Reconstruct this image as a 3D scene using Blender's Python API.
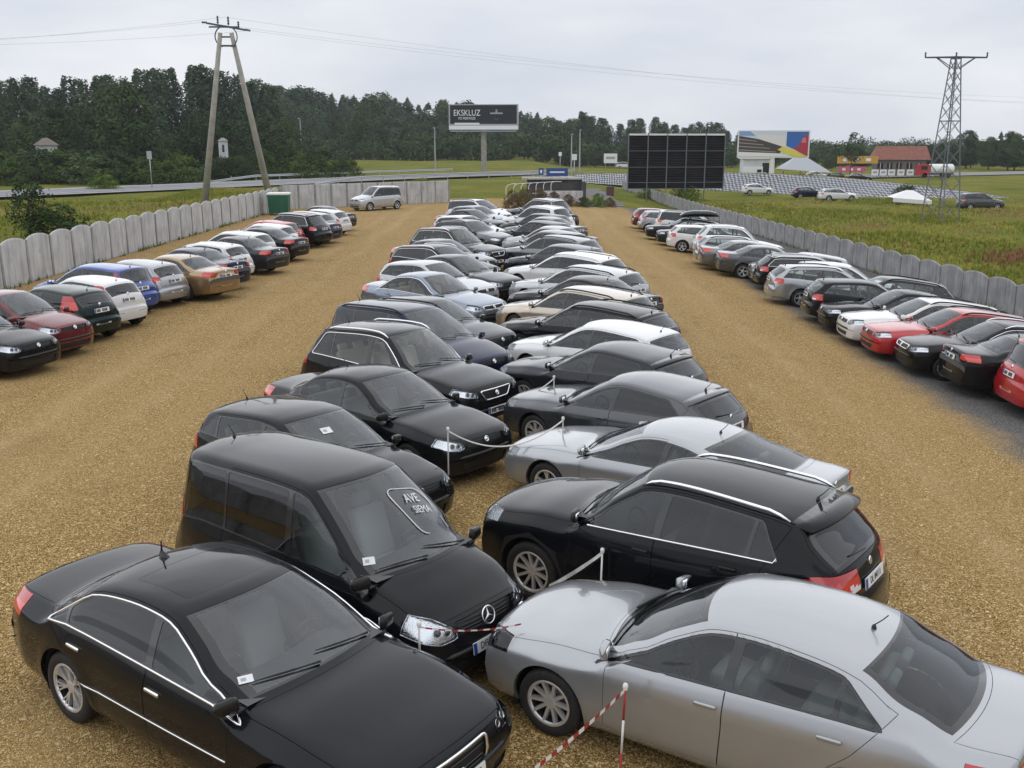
import bpy, bmesh, math, random
import numpy as np
from mathutils import Vector, Matrix
from mathutils.bvhtree import BVHTree

random.seed(7); np.random.seed(7)
for o in list(bpy.data.objects): bpy.data.objects.remove(o)
SC = bpy.context.scene
COL = SC.collection
R = math.radians

# ------------------------------------------------------------------ camera
CAM_H, FPX, HORIZ = 5.19, 1000.0, 142.0
PITCH = math.atan((384 - HORIZ) / FPX)
cam = bpy.data.cameras.new('camera'); camo = bpy.data.objects.new('camera', cam); COL.objects.link(camo)
camo.location = (0, 0, CAM_H); camo.rotation_euler = (math.pi/2 - PITCH, 0, 0)
cam.sensor_width = 36; cam.lens = 36 * FPX / 1024; cam.clip_start = 0.1; cam.clip_end = 3000
SC.camera = camo

# ------------------------------------------------------------------ sky and light (overcast)
SUN_EL, SUN_AZ = R(72), R(-40)
wd = bpy.data.worlds.new('World'); SC.world = wd; wd.use_nodes = True
nt = wd.node_tree; nt.nodes.clear()
def N(t, kind, **kw):
    n = t.nodes.new(kind)
    for k, v in kw.items(): setattr(n, k, v)
    return n
out = N(nt, 'ShaderNodeOutputWorld'); bg = N(nt, 'ShaderNodeBackground')
sky = N(nt, 'ShaderNodeTexSky', sky_type='NISHITA', sun_disc=False, sun_elevation=SUN_EL, sun_rotation=SUN_AZ)
sky.dust_density = 3.0; sky.air_density = 1.2
tc = N(nt, 'ShaderNodeTexCoord'); mp = N(nt, 'ShaderNodeMapping'); mp.inputs['Scale'].default_value = (1.2, 1.2, 4.5)
nz = N(nt, 'ShaderNodeTexNoise'); nz.inputs['Scale'].default_value = 2.2; nz.inputs['Detail'].default_value = 6; nz.inputs['Roughness'].default_value = .52
cr = N(nt, 'ShaderNodeValToRGB')
cr.color_ramp.elements[0].position = .34; cr.color_ramp.elements[0].color = (5.9, 6.35, 7.15, 1)
cr.color_ramp.elements[1].position = .66; cr.color_ramp.elements[1].color = (7.9, 8.05, 8.45, 1)
mx = N(nt, 'ShaderNodeMix', data_type='RGBA'); mx.inputs['Factor'].default_value = .95
L = nt.links.new
L(tc.outputs['Generated'], mp.inputs['Vector']); L(mp.outputs['Vector'], nz.inputs['Vector']); L(nz.outputs['Fac'], cr.inputs['Fac'])
L(sky.outputs['Color'], mx.inputs['A']); L(cr.outputs['Color'], mx.inputs['B'])
L(mx.outputs['Result'], bg.inputs['Color']); L(bg.outputs['Background'], out.inputs['Surface'])
bg.inputs['Strength'].default_value = 0.109
sl = bpy.data.lights.new('sun', 'SUN'); sl.energy = 1.45; sl.angle = R(150); sl.color = (1, .99, .975)
so = bpy.data.objects.new('sun', sl); COL.objects.link(so)
so.rotation_euler = (math.pi/2 - SUN_EL, 0, math.pi + SUN_AZ*-1)
SC.view_settings.view_transform = 'Standard'; SC.view_settings.look = 'None'
SC.view_settings.exposure = 0.08; SC.view_settings.gamma = 1.0; SC.view_settings.use_curve_mapping = False

# ------------------------------------------------------------------ ground height and pixel -> place
def gz(x, y):
    k = min(max(x-3.0, 0.0), 14.0); k = k*k/4 if k < 2 else k-1.0      # the lot falls away towards the scalloped fence
    return -(0.075 + 0.0007*min(max(y-25.0, 0.0), 70.0))*k
def at(px, py, h=0.0):
    """the place seen at a pixel, h metres above the ground"""
    cp, sp = math.cos(PITCH), math.sin(PITCH)
    u, v = (px - 512) / FPX, (384 - py) / FPX
    d = Vector((u, cp + v*sp, -sp + v*cp))
    z = h
    for _ in range(6):
        t = (z - CAM_H) / d.z; x, y = d.x*t, d.y*t; z = gz(x, y) + h
    return Vector((x, y, z))

# ------------------------------------------------------------------ materials
MATS = {}
def mat(name, col=(.5,.5,.5), rough=.5, metal=0.0, coat=0.0, spec=.5, noise=None, bump=None, emit=None, trans=0):
    if name in MATS: return MATS[name]
    m = bpy.data.materials.new(name); m.use_nodes = True; t = m.node_tree
    b = t.nodes['Principled BSDF']
    b.inputs['Base Color'].default_value = (*col, 1); b.inputs['Roughness'].default_value = rough
    b.inputs['Metallic'].default_value = metal; b.inputs['Coat Weight'].default_value = coat
    b.inputs['Coat Roughness'].default_value = .04; b.inputs['Specular IOR Level'].default_value = spec
    if noise:                                   # (scale, colour2, lo, hi)
        sc, c2, lo, hi = noise
        g = N(t, 'ShaderNodeNewGeometry'); q = N(t, 'ShaderNodeTexNoise'); q.inputs['Scale'].default_value = sc; q.inputs['Detail'].default_value = 5
        r = N(t, 'ShaderNodeValToRGB'); r.color_ramp.elements[0].position = lo; r.color_ramp.elements[1].position = hi
        r.color_ramp.elements[0].color = (*col, 1); r.color_ramp.elements[1].color = (*c2, 1)
        t.links.new(g.outputs['Position'], q.inputs['Vector']); t.links.new(q.outputs['Fac'], r.inputs['Fac'])
        t.links.new(r.outputs['Color'], b.inputs['Base Color'])
    if bump:                                    # (scale, strength, distance)
        g = N(t, 'ShaderNodeNewGeometry'); q = N(t, 'ShaderNodeTexNoise'); q.inputs['Scale'].default_value = bump[0]; q.inputs['Detail'].default_value = 4
        u = N(t, 'ShaderNodeBump'); u.inputs['Strength'].default_value = bump[1]; u.inputs['Distance'].default_value = bump[2]
        t.links.new(g.outputs['Position'], q.inputs['Vector']); t.links.new(q.outputs['Fac'], u.inputs['Height']); t.links.new(u.outputs['Normal'], b.inputs['Normal'])
    MATS[name] = m; return m
def paint(name, col, metal=.0, rough=.25):
    key = 'paint_' + name
    if key in MATS: return MATS[key]
    m = mat(key, col, rough, metal, coat=.85 if max(col) < .05 else 1.0, spec=.04 if max(col) < .05 else .4); t = m.node_tree; b = t.nodes['Principled BSDF']; b.inputs['Coat IOR'].default_value = 1.33 if max(col) < .05 else 1.45
    # a light film of dust: patchy coat roughness and a little pale dust low on the body
    tcn = N(t, 'ShaderNodeTexCoord'); q = N(t, 'ShaderNodeTexNoise'); q.inputs['Scale'].default_value = 3.5; q.inputs['Detail'].default_value = 7
    r = N(t, 'ShaderNodeMapRange'); r.inputs['From Min'].default_value = .35; r.inputs['From Max'].default_value = .7
    r.inputs['To Min'].default_value = .01; r.inputs['To Max'].default_value = .07
    t.links.new(tcn.outputs['Object'], q.inputs['Vector']); t.links.new(q.outputs['Fac'], r.inputs['Value']); t.links.new(r.outputs['Result'], b.inputs['Coat Roughness'])
    s = N(t, 'ShaderNodeSeparateXYZ'); h = N(t, 'ShaderNodeMapRange'); h.inputs['From Min'].default_value = .75; h.inputs['From Max'].default_value = .15
    h.inputs['To Min'].default_value = 0; h.inputs['To Max'].default_value = .10
    mu = N(t, 'ShaderNodeMath', operation='MULTIPLY'); mixc = N(t, 'ShaderNodeMix', data_type='RGBA')
    mixc.inputs['A'].default_value = (*col, 1); mixc.inputs['B'].default_value = (.22, .17, .11, 1)
    t.links.new(tcn.outputs['Object'], s.inputs[0]); t.links.new(s.outputs['Z'], h.inputs['Value'])
    t.links.new(h.outputs['Result'], mu.inputs[0]); t.links.new(q.outputs['Fac'], mu.inputs[1])
    t.links.new(mu.outputs[0], mixc.inputs['Factor']); t.links.new(mixc.outputs['Result'], b.inputs['Base Color'])
    return m
def glass_mat(name, tint, rough=.0, ior=1.5):
    if name in MATS: return MATS[name]
    m = bpy.data.materials.new(name); m.use_nodes = True; t = m.node_tree; t.nodes.clear()
    o = N(t, 'ShaderNodeOutputMaterial'); mi = N(t, 'ShaderNodeMixShader'); f = N(t, 'ShaderNodeFresnel'); f.inputs['IOR'].default_value = ior
    tr = N(t, 'ShaderNodeBsdfTransparent'); tr.inputs['Color'].default_value = (*tint, 1)
    gl = N(t, 'ShaderNodeBsdfGlossy'); gl.inputs['Roughness'].default_value = rough; gl.inputs['Color'].default_value = (.95, .97, 1, 1)
    t.links.new(f.outputs[0], mi.inputs[0]); t.links.new(tr.outputs[0], mi.inputs[1]); t.links.new(gl.outputs[0], mi.inputs[2]); t.links.new(mi.outputs[0], o.inputs[0])
    MATS[name] = m; return m

M_TYRE = mat('tyre_rubber', (.012,.012,.013), .75, noise=(30,(.03,.027,.022),.45,.8))
M_ALLOY = mat('alloy', (.68,.69,.71), .32, .7)
M_ALLOYD = mat('alloy_grey', (.28,.29,.31), .35, .85)
M_CHROME = mat('chrome', (.82,.83,.85), .08, 1.0)
M_BLACK = mat('black_plastic', (.012,.012,.013), .5)
M_GLOSSB = mat('gloss_black', (.006,.006,.007), .12, coat=.6)
M_SUNR = mat('sunroof_glass', (.004,.004,.005), .1, coat=.9, spec=.02); M_SUNR.node_tree.nodes['Principled BSDF'].inputs['Coat IOR'].default_value = 1.34
M_UNDER = mat('underbody', (.01,.01,.01), .9)
M_TRIM = mat('interior_trim', (.09,.09,.094), .8)
M_SEAT = mat('seat_cloth', (.27,.27,.275), .9, bump=(120,.3,.01))
M_SEATB = mat('seat_beige', (.58,.51,.40), .85, bump=(120,.3,.01))
M_DISC = mat('brake_disc', (.06,.058,.055), .5, .6)
M_PLATE = mat('plate_white', (.75,.76,.74), .45)
M_PLATEB = mat('plate_blue', (.02,.06,.32), .45)
M_INK = mat('plate_ink', (.01,.01,.01), .6)
M_WS = glass_mat('windscreen_glass', (.88,.94,.92), ior=1.85)
M_SG = glass_mat('side_glass', (.72,.79,.77), ior=1.6)
M_PG = glass_mat('privacy_glass', (.10,.11,.115), ior=1.6)
M_LENS = glass_mat('lens_clear', (.93,.94,.95), ior=1.45)
M_REFL = mat('reflector', (.75,.77,.8), .18, .95, bump=(60,.5,.01))
M_RED = mat('lamp_red', (.42,.008,.012), .12, coat=1)
M_REDL = mat('lamp_red_light', (.62,.05,.03), .12, coat=1)
M_AMBER = mat('lamp_amber', (.65,.18,.02), .15, coat=1)
M_LAMPW = mat('lamp_white', (.72,.72,.74), .15, coat=1)
M_STICK = mat('sticker_white', (.7,.72,.72), .6)

# ------------------------------------------------------------------ mesh helpers
def link(o, parent=None):
    COL.objects.link(o)
    if parent is not None: o.parent = parent
    return o
def mesh_from(name, verts, faces, mats=(), fmat=None, smooth=True, normals=None):
    me = bpy.data.meshes.new(name)
    me.from_pydata([tuple(map(float, v)) for v in verts], [], [tuple(int(i) for i in f) for f in faces])
    for m in mats: me.materials.append(m)
    if fmat is not None: me.polygons.foreach_set('material_index', [int(i) for i in fmat])
    me.polygons.foreach_set('use_smooth', [smooth]*len(me.polygons))
    if normals is not None: me.normals_split_custom_set_from_vertices([tuple(map(float, n)) for n in normals])
    me.update(); return me
def mesh_obj(name, me, parent=None): return link(bpy.data.objects.new(name, me), parent)
class MB:
    """collects shapes into one mesh"""
    def __init__(s): s.v = []; s.f = []; s.m = []
    def add(s, vs, fs, mi=0):
        b = len(s.v); s.v += [tuple(v) for v in vs]; s.f += [tuple(i+b for i in f) for f in fs]; s.m += [mi]*len(fs)
    def box(s, c, d, rot=None, mi=0):
        x, y, z = (q/2 for q in d); c = Vector(c)
        vs = [Vector((sx*x, sy*y, sz*z)) for sx in (-1,1) for sy in (-1,1) for sz in (-1,1)]
        if rot is not None: vs = [rot @ v for v in vs]
        s.add([v+c for v in vs], [(0,1,3,2),(4,6,7,5),(0,4,5,1),(2,3,7,6),(0,2,6,4),(1,5,7,3)], mi)
    def bar(s, a, b, w, h=None, mi=0):
        a, b = Vector(a), Vector(b); d = b - a
        if d.length < 1e-6: return
        rot = d.to_track_quat('Z', 'Y').to_matrix(); s.box((a+b)/2, (w, h or w, d.length), rot, mi)
    def tube(s, pts, rad, n=8, mi=0, cap=True):
        pts = [Vector(p) for p in pts]; rads = rad if hasattr(rad, '__len__') else [rad]*len(pts)
        vs = []; fs = []; up = None
        for i, p in enumerate(pts):
            d = (pts[min(i+1, len(pts)-1)] - pts[max(i-1, 0)]).normalized()
            if up is None: up = d.orthogonal().normalized()
            up = (up - d*up.dot(d)).normalized(); w = d.cross(up)
            for k in range(n):
                a = 2*math.pi*k/n; vs.append(p + (up*math.cos(a) + w*math.sin(a))*rads[i])
        for i in range(len(pts)-1):
            for k in range(n):
                k2 = (k+1) % n; fs.append((i*n+k, i*n+k2, (i+1)*n+k2, (i+1)*n+k))
        if cap: fs.append(tuple(range(n))[::-1]); fs.append(tuple((len(pts)-1)*n+k for k in range(n)))
        s.add(vs, fs, mi)
    def lathe(s, prof, axis='Y', n=28, c=(0,0,0), mi=0):
        vs = []; fs = []
        for (r, h) in prof:
            for k in range(n):
                a = 2*math.pi*k/n; u, w = r*math.cos(a), r*math.sin(a)
                p = (u, h, w) if axis == 'Y' else (u, w, h) if axis == 'Z' else (h, u, w)
                vs.append((p[0]+c[0], p[1]+c[1], p[2]+c[2]))
        for i in range(len(prof)-1):
            for k in range(n):
                k2 = (k+1) % n; fs.append((i*n+k, i*n+k2, (i+1)*n+k2, (i+1)*n+k))
        s.add(vs, fs, mi)
    def mesh(s, name, mats, smooth=False):
        if not hasattr(mats, '__len__'): mats = [mats]
        return mesh_from(name, s.v, s.f, mats, s.m, smooth)
    def obj(s, name, mats, parent=None, smooth=False): return mesh_obj(name, s.mesh(name, mats, smooth), parent)
def bevel_mesh(me, w, seg=2):
    bm = bmesh.new(); bm.from_mesh(me)
    bmesh.ops.remove_doubles(bm, verts=bm.verts, dist=1e-5)
    bmesh.ops.bevel(bm, geom=bm.edges[:], offset=w, segments=seg, affect='EDGES', profile=.5)
    for f in bm.faces: f.smooth = True
    bm.to_mesh(me); bm.free(); return me
def empty(name, loc=(0,0,0), rz=0.0):
    o = bpy.data.objects.new(name, None); COL.objects.link(o); o.location = loc; o.rotation_euler = (0, 0, rz); o.empty_display_size = .2; return o
def tag(o, label=None, cat=None, group=None, kind=None):
    if label: o['label'] = label
    if cat: o['category'] = cat
    if group: o['group'] = group
    if kind: o['kind'] = kind
    return o
def copy_tree(o, parent=None):
    c = o.copy(); COL.objects.link(c); c.parent = parent
    for ch in o.children: copy_tree(ch, c)
    return c
# ------------------------------------------------------------------ ground
def nodes_mat(name):
    m = bpy.data.materials.new(name); m.use_nodes = True; return m, m.node_tree, m.node_tree.nodes['Principled BSDF']
def ramp(t, stops, src):
    r = N(t, 'ShaderNodeValToRGB'); e = r.color_ramp.elements
    while len(e) < len(stops): e.new(.5)
    for q, (p_, c_) in zip(e, stops): q.position = p_; q.color = (*c_, 1)
    t.links.new(src, r.inputs['Fac']); return r.outputs['Color']
def noise(t, vec, scale, detail=4, rough=.55):
    q = N(t, 'ShaderNodeTexNoise'); q.inputs['Scale'].default_value = scale; q.inputs['Detail'].default_value = detail; q.inputs['Roughness'].default_value = rough; t.links.new(vec, q.inputs['Vector']); return q.outputs['Fac']
def mixc(t, f, a, b, mode='MIX'):
    q = N(t, 'ShaderNodeMix', data_type='RGBA', blend_type=mode)
    for k, v in (('Factor', f), ('A', a), ('B', b)):
        if isinstance(v, (int, float)): q.inputs[k].default_value = v
        elif isinstance(v, tuple): q.inputs[k].default_value = (*v, 1)
        else: t.links.new(v, q.inputs[k])
    return q.outputs['Result']
def math_(t, op, a, b=0.0, clamp=False):
    q = N(t, 'ShaderNodeMath', operation=op); q.use_clamp = clamp
    for k, v in enumerate((a, b)):
        if isinstance(v, (int, float)): q.inputs[k].default_value = v
        else: t.links.new(v, q.inputs[k])
    return q.outputs[0]
def gravel_material():
    m, t, b = nodes_mat('ochre_gravel'); g = N(t, 'ShaderNodeNewGeometry').outputs['Position']
    v = N(t, 'ShaderNodeTexVoronoi'); v.inputs['Scale'].default_value = 88; t.links.new(g, v.inputs['Vector'])
    sep = N(t, 'ShaderNodeSeparateColor'); t.links.new(v.outputs['Color'], sep.inputs[0])
    stone = ramp(t, [(0, (.035,.018,.006)), (.25, (.118,.064,.016)), (.55, (.285,.170,.048)), (.82, (.47,.31,.11)), (1, (.86,.68,.38))], sep.outputs[0])
    v2 = N(t, 'ShaderNodeTexVoronoi'); v2.inputs['Scale'].default_value = 34; t.links.new(g, v2.inputs['Vector'])
    s2 = N(t, 'ShaderNodeSeparateColor'); t.links.new(v2.outputs['Color'], s2.inputs[0])
    stone = mixc(t, math_(t, 'GREATER_THAN', s2.outputs[1], .86), stone, ramp(t, [(0, (.085,.045,.013)), (.6, (.37,.24,.09)), (1, (.72,.57,.32))], s2.outputs[0]))
    big = noise(t, g, .16, 5); stone = mixc(t, ramp(t, [(.38, (0,0,0)), (.68, (.6,.6,.6))], big), stone, mixc(t, .5, stone, (.37,.25,.11)))
    # wheel ruts run along the lanes: paler, finer grit
    mp_ = N(t, 'ShaderNodeMapping'); mp_.inputs['Scale'].default_value = (.55, .035, 1); t.links.new(g, mp_.inputs['Vector'])
    rut = noise(t, mp_.outputs['Vector'], 1.0, 4); stone = mixc(t, ramp(t, [(.45, (0,0,0)), (.66, (.35,.35,.35))], rut), stone, (.40,.272,.122))
    damp = noise(t, g, .5, 4); stone = mixc(t, ramp(t, [(.56, (0,0,0)), (.74, (.4,.4,.4))], damp), stone, mixc(t, 1.0, stone, (.62,.55,.45), 'MULTIPLY'))
    sx0 = N(t, 'ShaderNodeSeparateXYZ'); t.links.new(g, sx0.inputs[0]); wob = math_(t, 'MULTIPLY', math_(t, 'SUBTRACT', noise(t, g, .09, 3), .5), 2.4)
    for xr_ in (-9.1, -7.5, 5.2, 6.8):
        dd = math_(t, 'ABSOLUTE', math_(t, 'SUBTRACT', math_(t, 'ADD', sx0.outputs['X'], wob), xr_)); tr = math_(t, 'SUBTRACT', 1.0, math_(t, 'MULTIPLY', dd, 2.6), True)
        tr = math_(t, 'MULTIPLY', tr, ramp(t, [(.35, (.1,.1,.1)), (.65, (.45,.45,.45))], noise(t, g, .6, 5)))
        stone = mixc(t, tr, stone, mixc(t, .55, stone, (.50,.37,.20)))
    # dark chippings under the row at the scalloped fence, ragged edge
    sx = N(t, 'ShaderNodeSeparateXYZ'); t.links.new(g, sx.inputs[0])
    edge = math_(t, 'SUBTRACT', sx.outputs['X'], math_(t, 'ADD', 9.35, math_(t, 'MULTIPLY', math_(t, 'SUBTRACT', sx.outputs['Y'], 30.0), .015)))
    edge = math_(t, 'ADD', edge, math_(t, 'MULTIPLY', math_(t, 'SUBTRACT', noise(t, g, .7, 6, .7), .5), 1.6))
    edge = math_(t, 'ADD', edge, math_(t, 'MULTIPLY', math_(t, 'SUBTRACT', sep.outputs[2], .5), .9))
    dark = math_(t, 'MULTIPLY', edge, 2.2, True)
    chips = ramp(t, [(0, (.035,.034,.036)), (.6, (.10,.098,.096)), (1, (.30,.29,.27))], sep.outputs[1])
    col = mixc(t, dark, stone, chips)
    t.links.new(col, b.inputs['Base Color']); b.inputs['Roughness'].default_value = .9; b.inputs['Specular IOR Level'].default_value = .15
    u = N(t, 'ShaderNodeBump'); u.inputs['Strength'].default_value = .8; u.inputs['Distance'].default_value = .012
    hgt = math_(t, 'ADD', math_(t, 'MULTIPLY', v.outputs['Distance'], -1.0), math_(t, 'MULTIPLY', noise(t, g, 2.5, 5), 1.5)); t.links.new(hgt, u.inputs['Height']); t.links.new(u.outputs['Normal'], b.inputs['Normal'])
    return m
def grass_material(name, cols, rust=False):
    m, t, b = nodes_mat(name); g = N(t, 'ShaderNodeNewGeometry').outputs['Position']
    base = ramp(t, [(.30, cols[0]), (.48, cols[1]), (.62, cols[2]), (.78, cols[3])], noise(t, g, .11, 8, .62))
    fine = ramp(t, [(.3, (.45,.45,.45)), (.7, (1.3,1.3,1.3))], noise(t, g, 3.0, 6, .7)); col = mixc(t, 1.0, base, fine, 'MULTIPLY')
    t.links.new(col, b.inputs['Base Color']); b.inputs['Roughness'].default_value = 1; b.inputs['Specular IOR Level'].default_value = .05
    u = N(t, 'ShaderNodeBump'); u.inputs['Strength'].default_value = 1; u.inputs['Distance'].default_value = .12; t.links.new(noise(t, g, 5, 6, .7), u.inputs['Height']); t.links.new(u.outputs['Normal'], b.inputs['Normal'])
    return m
M_GRASS = grass_material('meadow', ((.090,.115,.017), (.155,.165,.027), (.215,.195,.042), (.26,.205,.07)))
def sheet(name, xs, ys, zf, m, kind='structure'):
    v = [(x, y, zf(x, y)) for y in ys for x in xs]; n = len(xs)
    f = [(j*n+i, j*n+i+1, (j+1)*n+i+1, (j+1)*n+i) for j in range(len(ys)-1) for i in range(n-1)]
    o = mesh_obj(name, mesh_from(name, v, f, [m])); o['kind'] = kind; return o
_xs = [-1400, -700, -300, -150, -90, -60, -40, -30, -24, -18.2]+list(np.arange(-17, 22, 1.0))+[24, 30, 40, 60, 90, 150, 300, 700, 1400]
_ys = [-60, -20, 0, 10]+list(np.arange(14, 110, 4.0))+[115, 130, 150, 180, 220, 300, 450, 700, 1200, 2400]
def lumps(x, y):
    if -18.5 < x < 19.5 and y < 98: return 0
    return .10*math.sin(x*.31+y*.17)+.08*math.sin(x*.13-y*.29)
sheet('ground', _xs, _ys, lambda x, y: gz(x, y)-.06+lumps(x, y), M_GRASS)
def lerp(a, b, t): return a+(b-a)*t
XF = lambda y: 18.9-(y-30)*.0218            # line of the scalloped fence
XL = -18.4                                   # line of the pale fence
_ly = list(np.arange(-60, 97, 1.0)); _n = 62; _v = []; _f = []
for y in _ly:
    for i in range(_n):
        x = XL+.1+(XF(y)-.15-XL)*i/(_n-1); _v.append((x, y, gz(x, y)))
for j in range(len(_ly)-1):
    for i in range(_n-1): _f.append((j*_n+i, j*_n+i+1, (j+1)*_n+i+1, (j+1)*_n+i))
_o = mesh_obj('gravel_lot', mesh_from('gravel_lot', _v, _f, [gravel_material()])); _o['kind'] = 'structure'
# ================================================================== cars
def pchip(pts):
    pts = sorted(pts); x = np.array([p[0] for p in pts], float); y = np.array([p[1] for p in pts], float)
    h = np.diff(x); h[h < 1e-6] = 1e-6; d = np.diff(y)/h; m = np.zeros(len(x)); m[0] = d[0]; m[-1] = d[-1]
    for i in range(1, len(x)-1):
        if d[i-1]*d[i] > 0:
            w1, w2 = 2*h[i]+h[i-1], h[i]+2*h[i-1]; m[i] = (w1+w2)/(w1/d[i-1]+w2/d[i])
    def f(q):
        q = np.clip(np.asarray(q, float), x[0], x[-1]); k = np.clip(np.searchsorted(x, q)-1, 0, len(h)-1)
        t = (q-x[k])/h[k]
        return ((1+2*t)*(1-t)**2)*y[k] + t*(1-t)**2*h[k]*m[k] + t*t*(3-2*t)*y[k+1] + t*t*(t-1)*h[k]*m[k+1]
    return f
def sstep(a, b, v):
    t = np.clip((np.asarray(v, float)-a)/(b-a), 0, 1); return t*t*(3-2*t)
def lerp(a, b, t): return a+(b-a)*t
def pip(poly, a, b):
    c = False; n = len(poly); j = n-1
    for i in range(n):
        (x1, y1), (x2, y2) = poly[i], poly[j]
        if (y1 > b) != (y2 > b) and a < (x2-x1)*(b-y1)/(y2-y1)+x1: c = not c
        j = i
    return c
def clip_poly(poly, p, n):
    """keep the side of the line through p where (q-p).n >= 0"""
    o = []
    for i in range(len(poly)):
        a, b = poly[i], poly[(i+1) % len(poly)]
        da = (a[0]-p[0])*n[0]+(a[1]-p[1])*n[1]; db = (b[0]-p[0])*n[0]+(b[1]-p[1])*n[1]
        if da >= 0: o.append(a)
        if (da < 0) != (db < 0):
            t = da/(da-db); o.append((lerp(a[0], b[0], t), lerp(a[1], b[1], t)))
    return o
def inset_poly(poly, d):
    n = len(poly); area = sum(poly[i][0]*poly[(i+1) % n][1]-poly[(i+1) % n][0]*poly[i][1] for i in range(n))
    s = 1 if area > 0 else -1; o = []
    for i in range(n):
        a, b, c = poly[i-1], poly[i], poly[(i+1) % n]
        n1 = (-(b[1]-a[1])*s, (b[0]-a[0])*s); n2 = (-(c[1]-b[1])*s, (c[0]-b[0])*s)
        l1, l2 = math.hypot(*n1) or 1, math.hypot(*n2) or 1
        n1 = (n1[0]/l1, n1[1]/l1); n2 = (n2[0]/l2, n2[1]/l2)
        k = 1+n1[0]*n2[0]+n1[1]*n2[1]; k = max(k, .35)
        o.append((b[0]+d*(n1[0]+n2[0])/k, b[1]+d*(n1[1]+n2[1])/k))
    return o
def round_poly(poly, r, seg=4):
    n = len(poly); o = []
    for i in range(n):
        a, b, c = Vector(poly[i-1]), Vector(poly[i]), Vector(poly[(i+1) % n])
        u, w = a-b, c-b; q = min(r, u.length*.45, w.length*.45)
        p0, p1 = b+u.normalized()*q, b+w.normalized()*q
        if (u.normalized().dot(w.normalized())) < -.93: o.append(tuple(b)); continue
        for k in range(seg+1):
            t = k/seg; o.append(tuple(p0*(1-t)**2 + b*2*t*(1-t) + p1*t*t))
    return o
def dedupe(poly, d=.004):
    o = []
    for p in poly:
        if not o or math.hypot(p[0]-o[-1][0], p[1]-o[-1][1]) > d: o.append(p)
    if len(o) > 1 and math.hypot(o[0][0]-o[-1][0], o[0][1]-o[-1][1]) <= d: o.pop()
    return o

BASE = dict(
 sedan=dict(FO=.90, WB=2.72, RO=1.08, W=.905, H=1.45, zh=.80, zc=.97, xc=-.42, xw=-1.22, xp=-1.75, xr=-2.45, zr=.075, xb=-3.10, zd=1.07, zte=1.03, b0=.90, b1=.965, tum=.50, zb=.19, r=.32,
            xdf=-.56, xB=-1.62, xdr=-2.62, dr=-2.98, dru=-2.62, xq=-2.62, three=True),
 hatch=dict(FO=.86, WB=2.58, RO=.80, W=.885, H=1.46, zh=.815, zc=.99, xc=-.36, xw=-1.15, xp=-1.65, xr=-2.98, zr=.12, xb=-3.27, zd=1.03, zte=.80, b0=.91, b1=.99, tum=.46, zb=.19, r=.315,
            xdf=-.54, xB=-1.55, xdr=-2.50, dr=-2.98, dru=-2.70, xq=-2.55, three=False),
 wagon=dict(FO=.90, WB=2.70, RO=1.06, W=.905, H=1.47, zh=.80, zc=.98, xc=-.42, xw=-1.22, xp=-1.8, xr=-3.33, zr=.13, xb=-3.66, zd=1.03, zte=.80, b0=.91, b1=.985, tum=.46, zb=.19, r=.32,
            xdf=-.56, xB=-1.60, xdr=-2.60, dr=-3.40, dru=-3.16, xq=-2.64, three=False),
 suv=dict(FO=.92, WB=2.66, RO=.98, W=.92, H=1.665, zh=.945, zc=1.11, xc=-.44, xw=-1.18, xp=-1.75, xr=-3.12, zr=.10, xb=-3.50, zd=1.14, zte=.92, b0=1.01, b1=1.10, tum=.44, zb=.26, r=.355,
            xdf=-.58, xB=-1.58, xdr=-2.55, dr=-3.18, dru=-2.92, xq=-2.60, three=False),
 mpv=dict(FO=.68, WB=2.90, RO=.62, W=.87, H=1.83, zh=.86, zc=1.10, xc=-.10, xw=-.98, xp=-1.7, xr=-3.36, zr=.07, xb=-3.46, zd=1.02, zte=.84, b0=1.03, b1=1.06, tum=.30, zb=.20, r=.315,
            xdf=-.50, xB=-1.36, xdr=-2.42, dr=-3.30, dru=-3.26, xq=-2.44, three=False),
 coupe=dict(FO=.93, WB=2.72, RO=1.06, W=.91, H=1.385, zh=.765, zc=.95, xc=-.46, xw=-1.30, xp=-1.75, xr=-2.35, zr=.07, xb=-3.30, zd=1.07, zte=1.03, b0=.89, b1=.965, tum=.52, zb=.18, r=.325,
            xdf=-.60, xB=-1.86, xdr=None, dr=-2.78, dru=-2.40, xq=None, three=True),
)
NG, NS, NU, NT = 8, 15, 4, 11       # section points: glass, side, underbody, top
I_SH = NU+NS-1; I_CA = I_SH+NG; I_TOP = I_CA+NT-1

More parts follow.
